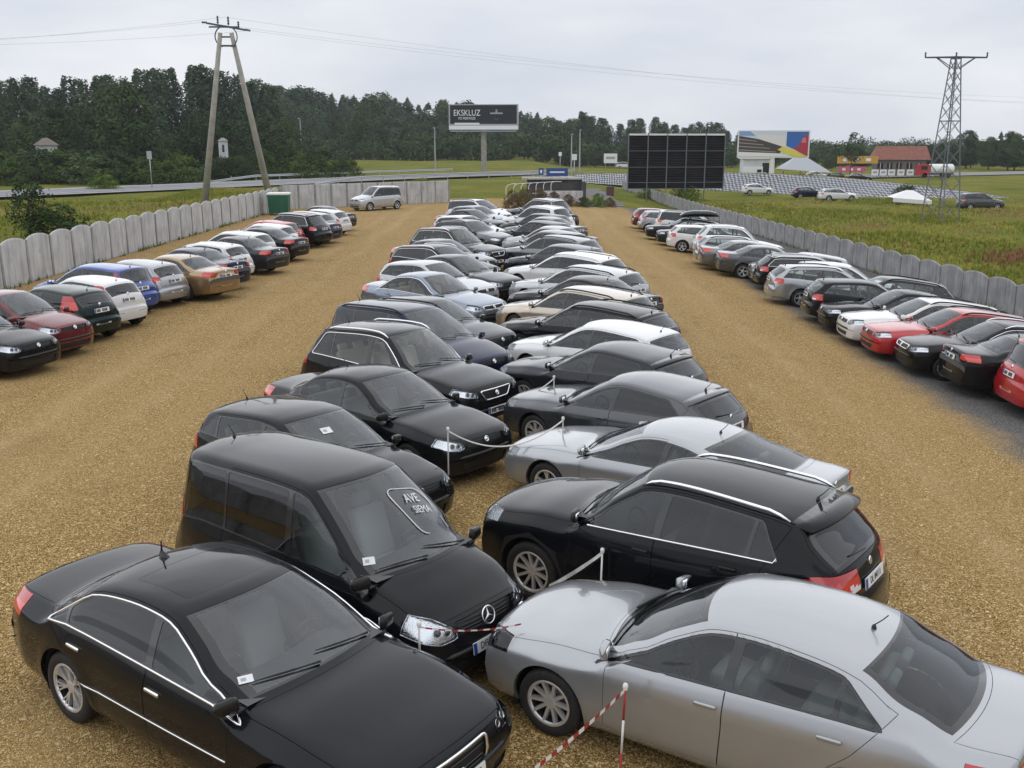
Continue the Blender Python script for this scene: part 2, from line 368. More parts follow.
class CarType:
    def __init__(s, style, name, **over):
        p = dict(BASE[style]); p.update(style=style, name=name, fx=.10, fx6=.15, rx=.06, rx6=.12, bow=.15, rbow=.10, spokes=10, rails=None, privacy=False,
            plastic=0, chrome_dlo=False, head=None, tail=None, grille=None, fin=None, seat=M_SEAT, body_b=False, spoiler=0, strip=False, rimm=M_ALLOY, sunroof=False, head_kind='clear', chrome_grille=False, star=False)
        p.update(over); s.p = p; s.build()
    # ---------------------------------------------------------------- surface
    def build(s):
        p = s.p; g = lambda k: p[k]
        FO, WB, RO, W, H = g('FO'), g('WB'), g('RO'), g('W'), g('H'); xt = -(WB+RO); s.xt = xt
        zh, zc, xc, xw, xp, xr, xb, zd, zte = (g(k) for k in ('zh','zc','xc','xw','xp','xr','xb','zd','zte'))
        zmid = p.get('zbump', .48 if p['style'] != 'suv' else .56)
        hx = FO-.16
        top = [(FO, zmid), (FO-.008, zmid+.10), (FO-.03, zh-.11), (FO-.075, zh-.04), (hx, zh), (lerp(hx, xc, .35), lerp(zh, zc, .43)), (lerp(hx, xc, .7), lerp(zh, zc, .77)), (xc+.10, zc-.022), (xc+.02, zc),
               (xc-.07, zc+.035)]
        zw = H-.044
        for t in (.3, .6, .85): top.append((lerp(xc-.07, xw, t), lerp(zc+.035, zw, t+.10*t*(1-t)*2)))
        top += [(xw, zw), (xw-.16, H-.014), (xp, H), (lerp(xp, xr, .6), H-g('zr')*.38), (xr, H-g('zr'))]
        zr = H-g('zr')
        if p['three']:
            for t in (.35, .7): top.append((lerp(xr, xb, t), lerp(zr, zd, t+.05*t*(1-t))))
            top += [(xb, zd), (xb-.10, zd-.012), (lerp(xb-.1, xt+.06, .6), lerp(zd, zte, .6)), (xt+.06, zte), (xt+.03, zte-.05), (xt+.012, zte-.2), (xt+.03, zte-.36), (xt, zte-.42), (xt, .50)]
        else:
            for t in (.35, .7): top.append((lerp(xr, xb, t), lerp(zr, zd, t)))
            top += [(xb, zd), (lerp(xb, xt, .62), zte), (lerp(xb, xt, .72), zte-.14), (xt+.005, zte-.20), (xt, .50)]
        bot = [(FO, zmid-.02), (FO-.015, .36), (FO-.05, g('zb')+.03), (FO-.22, g('zb')), (-WB, g('zb')), (xt+.25, g('zb')+.05), (xt+.04, g('zb')+.09), (xt+.01, .40), (xt, .49)]
        b0, b1 = g('b0'), g('b1')
        sho = [(FO, zh-.12), (FO-.25, zh-.06), (0, lerp(zh, b0, .55)), (xc, b0-.01), (xc-.4, b0), (xb+.2, b1), (xt+.25, b1-.01 if p['three'] else b1-.02), (xt, zte-.12)]
        plan = [(FO, W*.88), (FO-.3, W*.955), (0, W*.985), (-WB*.5, W), (-WB, W*.985), (xt+.3, W*.95), (xt, W*.86)]
        fT, fB, fS, fP = pchip(top), pchip(bot), pchip(sho), pchip(plan); s.fT, s.fS, s.fB = fT, fS, fB
        # stations spread by arc length of the top outline
        q = np.concatenate([np.linspace(FO, FO-.2, 400), np.linspace(FO-.2, xt+.2, 1500)[1:], np.linspace(xt+.2, xt, 500)[1:]])
        arc = np.concatenate([[0], np.cumsum(np.hypot(np.diff(q), np.diff(fT(q))))])
        n = 124; xs = np.interp(np.linspace(0, arc[-1], n), arc, q)
        extra = np.array([xc, xw, xr-.01, xb])          # stations exactly on the glass edges
        for e in extra: xs[np.argmin(abs(xs-e))] = e
        s.xs = xs
        pts = np.zeros((n, I_TOP+1, 3))
        for i, x in enumerate(xs):
            zt, zb, ws = float(fT(x)), float(fB(x)), float(fP(x)); zb = min(zb, zt-.004)
            zs = min(float(fS(x)), zb+.80*(zt-zb)); gg = zt-zs; e = float(sstep(.16, .36, gg)); hh = zs-zb
            P = []
            for k in range(NU): P.append((ws*.90*k/NU, zb))
            for k in range(NS):
                t = k/(NS-1); z = zb+hh*t; za = (z-g('zb'))/max(.05, float(fS(x))-g('zb'))
                y = ws*(1-.085*max(0, (.42-za)/.42)**2-.055*max(0, (za-.62)/.38)**2)
                y += .017*math.exp(-((za-.80)/.038)**2)*float(sstep(FO-.1, FO-.8, x)*sstep(xt+.05, xt+.5, x))      # crease under the glass
                y += .018*math.exp(-((za-.20)/.05)**2)*float(sstep(-.2, -.6, x)*sstep(-WB+.2, -WB+.6, x))           # sill step
                for wx in (0, -WB):                                                                                  # swollen arches
                    dd = math.hypot(x-wx, z-g('r'))-(g('r')+.06); y += .016*math.exp(-(dd/.07)**2)
                P.append((y, z))
            y0, z0 = P[-1]
            zcg = zt-.055-.05*(1-e); tum = g('tum')
            ych, zch = ws*.80, zs+.72*gg
            ycg = (y0-.025)-tum*max(0, zcg-zs)
            yc, zcn = lerp(ych, ycg, e), lerp(zch, zcg, e)
            for k in range(1, NG+1):
                t = k/NG; P.append((lerp(y0-.025*e, yc, t)+.018*math.sin(math.pi*t)*e, lerp(z0+.006*e, zcn, t)))
            for k in range(1, NT):
                u = k/(NT-1); P.append((yc*(1-u), zcn+(zt-zcn)*(1-(1-u)**2.3)))
            P = np.array(P)
            for _ in range(1): P[1:-1] = .5*P[1:-1]+.25*(P[:-2]+P[2:])
            yy, zz = P[:, 0], P[:, 1]; ww = yy/W
            kf = float(sstep(FO-1.0, FO, x)); kr = float(sstep(xt+.9, xt, x))
            X = np.full(len(P), x)
            X -= kf*(g('fx')*ww**2+g('fx6')*ww**6); X += kr*(g('rx')*ww**2+g('rx6')*ww**6)
            wf = float(sstep(xc+.35, xc-.05, x)*sstep(xw-.75, xw-.05, x)); wr_ = float(sstep(xr+.5, xr-.05, x)*sstep(xb-.35, xb+.02, x)) if p['three'] else float(sstep(xr+.4, xr, x))*(1-kr*.7)
            up = np.clip((zz-zs+.02)/.08, 0, 1); yr = np.clip(yy/max(.3, yc), 0, 1.15)
            X -= wf*up*g('bow')*yr**2; X += wr_*up*g('rbow')*yr**2
            pts[i, :, 0], pts[i, :, 1], pts[i, :, 2] = X, yy, zz
        pts[:, 0, 1] = 0; pts[:, -1, 1] = 0
        s.pts = pts; s.n = n
        s.cut()
    # ---------------------------------------------------------------- panels
    def rows(s, j):
        a = s.pts[:, j, :]; k = np.argsort(a[:, 0]); return a[k, 0], a[k, 2]
    def cut(s):
        p = s.p; g = lambda k: p[k]; n = s.n; m = I_TOP+1
        FO, WB, W, H, r, xt, xc, xw, xr, xb = g('FO'), g('WB'), g('W'), g('H'), g('r'), s.xt, g('xc'), g('xw'), g('xr'), g('xb')
        bm = bmesh.new(); li = bm.faces.layers.int.new('st'); lj = bm.faces.layers.int.new('se')
        V = [[bm.verts.new(s.pts[i, j]) for j in range(m)] for i in range(n)]
        for i in range(n-1):
            for j in range(m-1):
                f = bm.faces.new((V[i][j], V[i+1][j], V[i+1][j+1], V[i][j+1])); f[li] = i; f[lj] = j
        bmesh.ops.remove_doubles(bm, verts=bm.verts, dist=2e-5)
        bm.normal_update()
        s.bvh = BVHTree.FromBMesh(bm)
        cx, cz = s.rows(I_CA); sx, sz = s.rows(I_SH)
        U = lambda x: float(np.interp(x, cx, cz))-.042
        B = lambda x: float(np.interp(x, sx, sz))+.022
        # side glass opening
        x = xc; tip = None
        while x > xw-.5:
            if U(x)-B(x) > .035: tip = x; break
            x -= .01
        tip = tip if tip is not None else xc-.3
        dr, dru = g('dr'), g('dru')
        lo = [(lerp(tip, dr, t), B(lerp(tip, dr, t))) for t in np.linspace(0, 1, 9)]
        up = [(lerp(dru, tip, t), U(lerp(dru, tip, t))) for t in np.linspace(0, 1, 22)]
        dlo = lo+up[:-1]; dlo = dedupe(round_poly(dlo, .05, 3)); s.dlo = dlo
        slope = .10
        def strip(poly, x1, x0, zref=B(-1.5)):       # between front line x1 and rear line x0 (sloping back with height)
            q = poly
            if x1 is not None: q = clip_poly(q, (x1, zref), (-1, -slope*1.2))
            if x0 is not None: q = clip_poly(q, (x0, zref), (1, slope*1.2))
            return dedupe(q)
        regs = []
        side = lambda c, nn: c.y > .38 and nn.y > .12
        xB, xdr, xq = g('xB'), g('xdr'), g('xq')
        inner = inset_poly(dlo, .017)
        pw = .045
        panes = [('pane_f', strip(inner, None, xB+pw))]
        if xdr is not None:
            if xq is not None and dr < xq-.12:
                panes += [('pane_r', strip(inner, xB-pw, xq+.022)), ('pane_q', strip(inner, xq-.022, None))]
            else: panes += [('pane_r', strip(inner, xB-pw, None))]
        else: panes += [('pane_q', strip(inner, xB-pw, None))]
        panes = [(k, dedupe(round_poly(q, .03, 3))) for k, q in panes if len(q) > 2]
        s.panes = panes
        zsill = g('zb')+.115
        ztop = lambda x: max(U(x)+.028, B(x)-.02)
        def door(x1, x0, slant):
            hi = [(x, ztop(x)) for x in np.linspace(x1, x0, 14)]
            return [(x1+.0, zsill), (x1, zsill+.3)]+hi+[(x0+slant*.0, zsill+.35), (x0+slant, zsill)]
        d1 = door(g('xdf'), xB, .02); d1 = dedupe(d1)
        regs.append(('door_f', 'y', d1, side))
        if xdr is not None:
            hi = [(x, ztop(x)) for x in np.linspace(xB, dr-.06 if xq is None or dr > xdr-.5 else xdr-.03, 14)]
            xe = hi[-1][0]
            d2 = [(xB+.02, zsill), (xB, zsill+.35)]+hi+[(xdr-.02 if xe > xdr else xdr-.04, .78), (-WB+r+.10, zsill+.14), (-WB+r+.14, zsill)]
            regs.append(('door_r', 'y', dedupe(d2), side))
        regs.append(('dlo', 'y', dlo, side))
        for k, q in panes: regs.append((k, 'y', q, side))
        Ra = r+.055+(.015 if p['style'] == 'suv' else 0); s.Ra = Ra
        arch = lambda c, nn: c.y > .5 and c.z < .95
        for wx in (0, -WB):
            regs.append(('arch', 'y', [(wx+Ra*math.cos(a), r+Ra*math.sin(a)) for a in np.linspace(0, 2*math.pi, 37)[:-1]], arch))
        if g('plastic'):
            h = g('plastic'); regs.insert(0, ('cladding', 'y', [(FO+.1, 0), (FO+.1, .36), (Ra+.06, .36), (.0+(Ra+.07)*.72, r+(Ra+.07)*.72), (0, r+Ra+.07), (-(Ra+.07)*.72, r+(Ra+.07)*.72), (-(Ra+.07), r+.02), (-(Ra+.10), h),
                 (-WB+Ra+.10, h), (-WB+Ra+.07, r+.02), (-WB+(Ra+.07)*.72, r+(Ra+.07)*.72), (-WB, r+Ra+.07), (-WB-(Ra+.07)*.72, r+(Ra+.07)*.72), (-WB-Ra-.07, .42), (xt-.1, .44), (xt-.1, 0)], lambda c, nn: c.y > .3 and c.z < 1.0 and (nn.y > .1 or nn.z < -.2)))
        zh = g('zh'); fr = lambda c, nn: c.x > FO-p.get('head_x', .42) and c.z > .2
        zm = zh-.075
        head = g('head') or [(.47, zm-.10), (.50, zm+.00), (.62, zm+.055), (.80, zm+.075), (.905, zm+.05), (.90, zm-.03), (.74, zm-.095), (.60, zm-.12)]
        grille = g('grille') or [(-.01, zm-.10), (.40, zm-.10), (.43, zm-.005), (-.01, zm+.01)]
        regs.append(('grille', '+x', grille, fr))
        intake = p.get('intake') or [(-.01, .27), (.46, .27), (.52, .40), (-.01, .40)]
        regs.append(('intake', '+x', intake, lambda c, nn: nn.x > .3 and c.x > FO-.5))
        regs.append(('headlight', '+x', dedupe(round_poly(head, .05, 3)), fr))
        zte = g('zte'); bk = lambda c, nn: c.x < xt+p.get('tail_x', .40) and c.z > .3
        tail = g('tail') or ([(.50, zte-.18), (.52, zte-.05), (.95, zte-.03), (.95, zte-.20)] if p['three'] else
                             [(.62, zte-.04), (.60, zte+.10), (.66, zte+.16), (.95, zte+.17), (.95, zte-.02)])
        regs.append(('taillight', '-x', dedupe(round_poly(tail, .03, 3)), bk))
        if g('fin'): regs.append(('taillight', 'y', g('fin'), lambda c, nn: c.y > .35 and c.x < xt+.9))
        # cutting
        ax = {'y': (0, 2), '+x': (1, 2), '-x': (1, 2)}
        labs = []
        for name, a, poly, sel in regs:
            ia, ib = ax[a]; xsP = [q[0] for q in poly]; zsP = [q[1] for q in poly]
            bb = (min(xsP)-.05, max(xsP)+.05, min(zsP)-.05, max(zsP)+.05)
            cand = []
            for f in bm.faces:
                c = f.calc_center_median()
                if bb[0]-.03 < c[ia] < bb[1]+.03 and bb[2]-.03 < c[ib] < bb[3]+.03 and sel(c, f.normal): cand.append(f)
            k = len(poly); xcut = FO-p.get('head_x', .42) if name in ('headlight', 'grille') else xt+p.get('tail_x', .40) if (name == 'taillight' and a == '-x') else None
            if xcut is not None:
                sub = [f for f in bm.faces if min(v.co.x for v in f.verts) < xcut < max(v.co.x for v in f.verts) and bb[0] < f.calc_center_median()[ia] < bb[1] and bb[2] < f.calc_center_median()[ib] < bb[3]]
                geom = set(sub)
                for f in sub: geom.update(f.edges); geom.update(f.verts)
                bmesh.ops.bisect_plane(bm, geom=list(geom), dist=1e-5, plane_co=Vector((xcut, 0, 0)), plane_no=Vector((1, 0, 0)))
                cand = [f for f in bm.faces if bb[0]-.03 < f.calc_center_median()[ia] < bb[1]+.03 and bb[2]-.03 < f.calc_center_median()[ib] < bb[3]+.03 and sel(f.calc_center_median(), f.normal)]
            for e in range(k):
                A, Bq = poly[e], poly[(e+1) % k]; d = (Bq[0]-A[0], Bq[1]-A[1])
                if math.hypot(*d) < 1e-5: continue
                no = Vector((0, 0, 0)); no[ia] = -d[1]; no[ib] = d[0]; no.normalize(); co = Vector((0, 0, 0)); co[ia], co[ib] = A
                e0, e1, e2, e3 = min(A[0], Bq[0])-.002, max(A[0], Bq[0])+.002, min(A[1], Bq[1])-.002, max(A[1], Bq[1])+.002
                sub = []; rest = []
                for f in cand:
                    aa = [v.co[ia] for v in f.verts]; bb_ = [v.co[ib] for v in f.verts]
                    hit = not (max(aa) < e0 or min(aa) > e1 or max(bb_) < e2 or min(bb_) > e3)
                    if hit:
                        ds = [(v.co-co).dot(no) for v in f.verts]; hit = min(ds) < -1e-5 and max(ds) > 1e-5
                    (sub if hit else rest).append(f)
                if not sub: continue
                geom = set(sub)
                for f in sub: geom.update(f.edges); geom.update(f.verts)
                rt = bmesh.ops.bisect_plane(bm, geom=list(geom), dist=1e-5, plane_co=co, plane_no=no)
                new = {q for q in rt['geom'] if isinstance(q, bmesh.types.BMFace)} | {q for q in sub if q.is_valid}
                cand = [f for f in rest if f.is_valid]+list(new-set(rest))
        bm.faces.ensure_lookup_table(); bm.normal_update()
        iw0, iw1 = int(np.argmin(abs(s.xs-xc))), int(np.argmin(abs(s.xs-xw)))
        ir0, ir1 = int(np.argmin(abs(s.xs-(xr-.01)))), int(np.argmin(abs(s.xs-xb)))
        ih = int(np.argmin(abs(s.xs-(FO-.09))))
        xs = s.xs; zt = s.fT(xs); boxes = {}
        for name, a, poly, sel in regs:
            ia, ib = ax[a]; boxes[name+a+str(id(poly))] = (ia, ib, min(q[0] for q in poly), max(q[0] for q in poly), min(q[1] for q in poly), max(q[1] for q in poly))
        for f in bm.faces:
            c = f.calc_center_median(); nn = f.normal; st, se = f[li], f[lj]; lab = 'body'
            if se < NU and nn.z < -.75: lab = 'under'
            if se >= I_CA-(2 if st > iw0-25 else 0) and ih <= st < iw0-1: lab = 'hood'
            if se >= I_CA+1 and iw0 <= st < iw1: lab = 'frit_f' if (se == I_CA+1 or st == iw0 or st == iw1-1) else 'windshield'
            if p['sunroof'] and se >= I_CA+3 and xw-.95 < xs[st] < xw-.22: lab = 'sunroof'
            if p['three']:
                if se >= I_CA+1 and ir0 <= st < ir1: lab = 'frit_r' if (se == I_CA+1 or st == ir0 or st == ir1-1) else 'rear_window'
                elif se >= I_CA and st > ir1 and zt[min(st+1, n-1)] > .66: lab = 'boot'
            else:
                if se >= I_CA+1 and ir0+1 <= st < ir1: lab = 'frit_r' if (se == I_CA+1 or st == ir0+1 or st == ir1-1) else 'rear_window'
                elif se >= I_CA and st >= ir0 and zt[min(st+1, n-1)] > .56: lab = 'boot'
            for name, a, poly, sel in regs:
                ia, ib, q0, q1, q2, q3 = boxes[name+a+str(id(poly))]
                if not (q0 <= c[ia] <= q1 and q2 <= c[ib] <= q3): continue
                if lab in ('windshield', 'rear_window', 'frit_f', 'frit_r') and name != 'taillight': continue
                if sel(c, nn) and pip(poly, c[ia], c[ib]): lab = name
            labs.append(lab)
        bm.verts.ensure_lookup_table(); bm.verts.index_update()
        s.V = np.array([v.co for v in bm.verts])
        # vertex normals with the mirror half taken into account
        nv = np.array([v.normal for v in bm.verts]); c0 = abs(s.V[:, 1]) < 1e-5
        nv[c0, 1] = 0; ln = np.linalg.norm(nv, axis=1); ln[ln < 1e-6] = 1; s.NV = nv/ln[:, None]
        s.F = [[v.index for v in f.verts] for f in bm.faces]; s.lab = labs
        bm.free()
        s.parts()
    def ray_side(s, x, z):
        h = s.bvh.ray_cast(Vector((x, 3, z)), Vector((0, -1, 0))); return h[0], h[1]
    def ray_front(s, y, z):
        h = s.bvh.ray_cast(Vector((6, abs(y), z)), Vector((-1, 0, 0))); return h[0], h[1]
    def ray_back(s, y, z):
        h = s.bvh.ray_cast(Vector((-9, abs(y), z)), Vector((1, 0, 0))); return h[0], h[1]
    def ray_top(s, x, y):
        h = s.bvh.ray_cast(Vector((x, abs(y), 5)), Vector((0, 0, -1))); return h[0], h[1]
    def region(s, labels, side=0, gap=0.0, skirt=0.0, off=0.0, liner=0.0, mats=(), name='part', smooth=True):
        """side 0 = both halves welded on the centre line, +1 left, -1 right"""
        labels = (labels,) if isinstance(labels, str) else labels
        fs = [f for f, l in zip(s.F, s.lab) if l in labels]
        if not fs: return None
        ids = sorted({i for f in fs for i in f}); mp_ = {k: i for i, k in enumerate(ids)}
        P = s.V[ids].copy(); Nn = s.NV[ids].copy(); F = [[mp_[i] for i in f] for f in fs]
        if side == -1:
            P[:, 1] *= -1; Nn[:, 1] *= -1; F = [f[::-1] for f in F]
        elif side == 0:
            k = len(P); c0 = abs(P[:, 1]) < 1e-5; m2 = np.arange(k)+k; m2[c0] = np.arange(k)[c0]
            P2 = P.copy(); P2[:, 1] *= -1; N2 = Nn.copy(); N2[:, 1] *= -1
            F = F+[[int(m2[i]) for i in f][::-1] for f in F]; P = np.concatenate([P, P2]); Nn = np.concatenate([Nn, N2])
            used = sorted({i for f in F for i in f}); m3 = {q: i for i, q in enumerate(used)}
            P, Nn = P[used], Nn[used]; F = [[m3[i] for i in f] for f in F]
        if off: P = P-Nn*off
        FM = [0]*len(F)
        if gap or skirt:
            cnt = {}
            for f in F:
                for a, b in zip(f, f[1:]+f[:1]): cnt[(a, b)] = f
            bnd = [(a, b) for (a, b) in cnt if (b, a) not in cnt]
            inn = np.zeros_like(P)
            for a, b in bnd:
                e = P[b]-P[a]; t = np.cross(Nn[a]+Nn[b], e); l = np.linalg.norm(t)
                if l > 1e-9: inn[a] += t/l; inn[b] += t/l
            l = np.linalg.norm(inn, axis=1); k = l > 1e-6; inn[k] /= l[k][:, None]
            P = P+inn*gap
            if skirt:
                bv = sorted({i for e in bnd for i in e}); base = len(P); mpb = {v: base+i for i, v in enumerate(bv)}; base2 = base+len(bv); mpc = {v: base2+i for i, v in enumerate(bv)}
                P = np.concatenate([P, P[bv], P[bv]-Nn[bv]*skirt+inn[bv]*gap*.5]); Nn = np.concatenate([Nn, -inn[bv], -inn[bv]])
                for a, b in bnd: F.append([mpb[b], mpb[a], mpc[a], mpc[b]]); FM.append(0)
        if liner:
            k = len(P); nf = len(fs)*(2 if side == 0 else 1)
            P = np.concatenate([P, P-Nn*liner]); Nn = np.concatenate([Nn, -Nn])
            for f in F[:nf]: F.append([i+k for i in f][::-1]); FM.append(1)
        return mesh_from(name, P, F, mats, FM, smooth, Nn)
# ------------------------------------------------------------------ wheels, seats and other shared car parts
WHEELS = {}
def wheel_meshes(r, spokes, rimm):
    key = (round(r, 3), spokes, rimm.name)
    if key in WHEELS: return WHEELS[key]
    rr = r*.685; w = .105
    t = MB(); t.lathe([(rr-.006, -w*.9), (rr+.02, -w), (r-.03, -w*.98), (r-.008, -w*.8), (r, -w*.45), (r, w*.45), (r-.008, w*.8), (r-.03, w*.98), (rr+.02, w*1.0), (rr+.004, w*.90), (rr-.006, w*.86)], n=36)
    ty = t.mesh('tyre', M_TYRE, True)
    q = MB(); q.lathe([(rr+.006, w*.84), (rr-.002, w*.90), (rr-.022, w*.88), (rr-.03, w*.72)], n=36); q.lathe([(rr-.03, w*.72), (rr-.035, -w*.6)], n=36, mi=1)
    kind, ns = (spokes if isinstance(spokes, tuple) else ('single', spokes))
    def spoke(a0, a1, w0, w1):
        c0, s0, c1, s1 = math.cos(a0), math.sin(a0), math.cos(a1), math.sin(a1); r0, r1 = .05, rr-.012
        t0, t1 = (-s0, c0), (-s1, c1); vs = []
        for (rad, cc, ss, tt, wd, yo, yi) in ((r0, c0, s0, t0, w0, w*.60, w*.28), ((r0+r1)/2, (c0+c1)/2, (s0+s1)/2, t0, lerp(w0, w1, .5), w*.70, w*.36), (r1, c1, s1, t1, w1, w*.86, w*.5)):
            for (sgn, y) in ((-1, yo), (1, yo), (1.35, yi), (-1.35, yi)): vs.append((rad*cc+tt[0]*wd*sgn, y, rad*ss+tt[1]*wd*sgn))
        fs = []
        for i in (0, 4):
            for k in range(4): fs.append((i+k, i+4+k, i+4+(k+1) % 4, i+(k+1) % 4))
        q.add(vs, fs)
    for k in range(ns):
        a = 2*math.pi*k/ns+.2
        if kind == 'twin': spoke(a-.05, a-.16, .012, .011); spoke(a+.05, a+.16, .012, .011)
        elif kind == 'mesh': spoke(a-.04, a-.24, .008, .007); spoke(a+.04, a+.24, .008, .007); spoke(a, a, .007, .006)
        elif kind == 'cover': spoke(a, a, .034, .060)
        else: spoke(a, a, .016, .013)
    q.lathe([(.066, w*.40), (.062, w*.62), (.040, w*.68), (.0, w*.69)], n=16)
    rm = q.mesh('rim', [rimm, M_UNDER], False)
    h = MB(); h.lathe([(rr-.03, -w*.5), (rr-.03, -.02), (rr-.045, -.015)], n=28, mi=1); h.lathe([(rr-.06, .0), (rr-.06, .018), (.05, .018), (0, .03)], n=28, mi=0); h.lathe([(rr-.02, -.02), (0, -.021)], n=28, mi=1)
    hb = h.mesh('wheel', [M_DISC, M_UNDER], True)
    WHEELS[key] = (hb, ty, rm); return WHEELS[key]
def soft_box(c, d, rot=None, bev=.04, m=None, name='seat'):
    b = MB(); b.box(c, d, rot); return b
def seat_mesh(mat_, bench=False):
    key = ('seat', mat_.name, bench)
    if key in WHEELS: return WHEELS[key]
    bm = bmesh.new()
    def blk(c, d, ry, bev):
        t = bmesh.new(); bmesh.ops.create_cube(t, size=1)
        for v in t.verts:
            v.co = Vector((v.co.x*d[0], v.co.y*d[1], v.co.z*d[2]))
        bmesh.ops.bevel(t, geom=t.edges[:], offset=bev, segments=2, affect='EDGES', profile=.5)
        for v in t.verts: v.co = Matrix.Rotation(ry, 3, 'Y') @ v.co + Vector(c)
        me = bpy.data.meshes.new('t'); t.to_mesh(me); bm.from_mesh(me); bpy.data.meshes.remove(me); t.free()
    if bench:
        blk((.1, 0, .42), (.50, 1.24, .16), -.1, .05); blk((-.22, 0, .68), (.16, 1.24, .56), -.38, .05)
        for y in (-.42, 0, .42): blk((-.38, y, .99), (.09, .24, .15), -.3, .035)
    else:
        blk((.08, 0, .42), (.50, .48, .16), -.1, .05); blk((-.24, 0, .72), (.15, .46, .60), -.36, .05); blk((-.40, 0, 1.07), (.09, .25, .16), -.3, .035)
        blk((-.36, 0, .99), (.02, .12, .1), -.3, .004)
    for f in bm.faces: f.smooth = True
    me = bpy.data.meshes.new('seat'); bm.to_mesh(me); bm.free(); me.materials.append(mat_)
    WHEELS[key] = me; return me
def steer_mesh():
    if 'steer' in WHEELS: return WHEELS['steer']
    b = MB(); n = 20; b.tube([(0, .185*math.cos(2*math.pi*k/n), .185*math.sin(2*math.pi*k/n)) for k in range(n+1)], .015, 6, cap=False)
    b.box((0.02, 0, 0), (.05, .13, .12)); b.box((.015, 0, 0), (.02, .34, .035)); b.box((.015, 0, -.09), (.02, .035, .17))
    WHEELS['steer'] = b.mesh('steering_wheel', M_BLACK, True); return WHEELS['steer']
def mirror_mesh():
    if 'mir' in WHEELS: return WHEELS['mir']
    # pod: superellipse rings along y; slot 0 paint, 1 black foot, 2 mirror glass
    b = MB(); rings = []; n = 14
    for k in range(8):
        t = k/7; y = .01+.215*t; sc = (max(0, 1-abs(2*t-1)**5))**.5*.90+.10
        hx = .052*sc*(1-.15*t); hz = .070*sc*(1-.22*t)
        ring = []
        for i in range(n):
            a = 2*math.pi*i/n; c, s_ = math.cos(a), math.sin(a)
            xx = hx*math.copysign(abs(c)**.6, c); xx = max(xx, -hx*.55)
            ring.append((xx-.045*t, y, hz*math.copysign(abs(s_)**.55, s_)))
        rings.append(ring)
    vs = [v for r_ in rings for v in r_]; fs = []
    for k in range(7):
        for i in range(n): fs.append((k*n+i, (k+1)*n+i, (k+1)*n+(i+1) % n, k*n+(i+1) % n))
    fs += [tuple(range(n)), tuple(7*n+i for i in range(n))[::-1]]
    b.add(vs, fs, 0); b.box((.01, -.01, -.06), (.06, .12, .03), None, 1); b.box((-.052, .115, 0), (.006, .15, .09), Matrix.Rotation(.21, 3, 'Z'), 2)
    me = b.mesh('mirror', [M_BLACK, M_BLACK, M_CHROME], True); WHEELS['mir'] = me
    return me
def flip_mesh(me):
    key = 'flip_'+me.name
    if key in WHEELS: return WHEELS[key]
    q = me.copy(); bm = bmesh.new(); bm.from_mesh(q)
    for v in bm.verts: v.co.y *= -1
    bmesh.ops.reverse_faces(bm, faces=bm.faces); bm.to_mesh(q); bm.free(); WHEELS[key] = q; return q
def box_mesh(key, d, mats, bev=0.0, c=(0,0,0)):
    if key in WHEELS: return WHEELS[key]
    b = MB(); b.box(c, d); me = b.mesh(key, mats)
    if bev: bevel_mesh(me, bev)
    WHEELS[key] = me; return me
def plate_mesh(front=True):
    if 'plate' in WHEELS: return WHEELS['plate']
    b = MB(); b.box((0, 0, 0), (.012, .52, .114), None, 0); b.box((.0075, -.238, 0), (.005, .044, .108), None, 1)   # faces +x; the blue band lies on the viewer's left
    WHEELS['plate'] = b.mesh('number_plate', [M_PLATE, M_PLATEB]); return WHEELS['plate']
def marks_mesh():
    """blurred row of characters on far plates"""
    if 'marks' in WHEELS: return WHEELS['marks']
    b = MB(); rnd = random.Random(3); y = -.19
    for k in range(8):
        w = rnd.uniform(.028, .042)
        if k != 3: b.box((.0085, y+w/2, 0), (.004, w, .075))
        y += w+.014
    WHEELS['marks'] = b.mesh('registration', M_INK); return WHEELS['marks']
TEXTS = {}
def text_mesh(txt, size, name='lettering', m=None, ext=.002, spacing=1.0, squeeze=1.0):
    key = (txt, size, squeeze)
    if key in TEXTS: return TEXTS[key]
    cu = bpy.data.curves.new('t', 'FONT'); cu.body = txt; cu.size = size; cu.align_x = 'CENTER'; cu.align_y = 'CENTER'; cu.extrude = ext; cu.resolution_u = 3; cu.space_character = spacing
    o = bpy.data.objects.new('t', cu); COL.objects.link(o)
    dg = bpy.context.evaluated_depsgraph_get(); me = bpy.data.meshes.new_from_object(o.evaluated_get(dg)); me.name = name
    bpy.data.objects.remove(o); bpy.data.curves.remove(cu)
    for v in me.vertices: v.co.x *= squeeze
    me.materials.clear(); me.materials.append(m or M_INK); TEXTS[key] = me; return me

def basis(nrm, up=Vector((0, 0, 1))):
    """matrix with local x along the normal, z up"""
    x = nrm.normalized(); y = up.cross(x).normalized(); z = x.cross(y)
    return Matrix((x, y, z)).transposed()

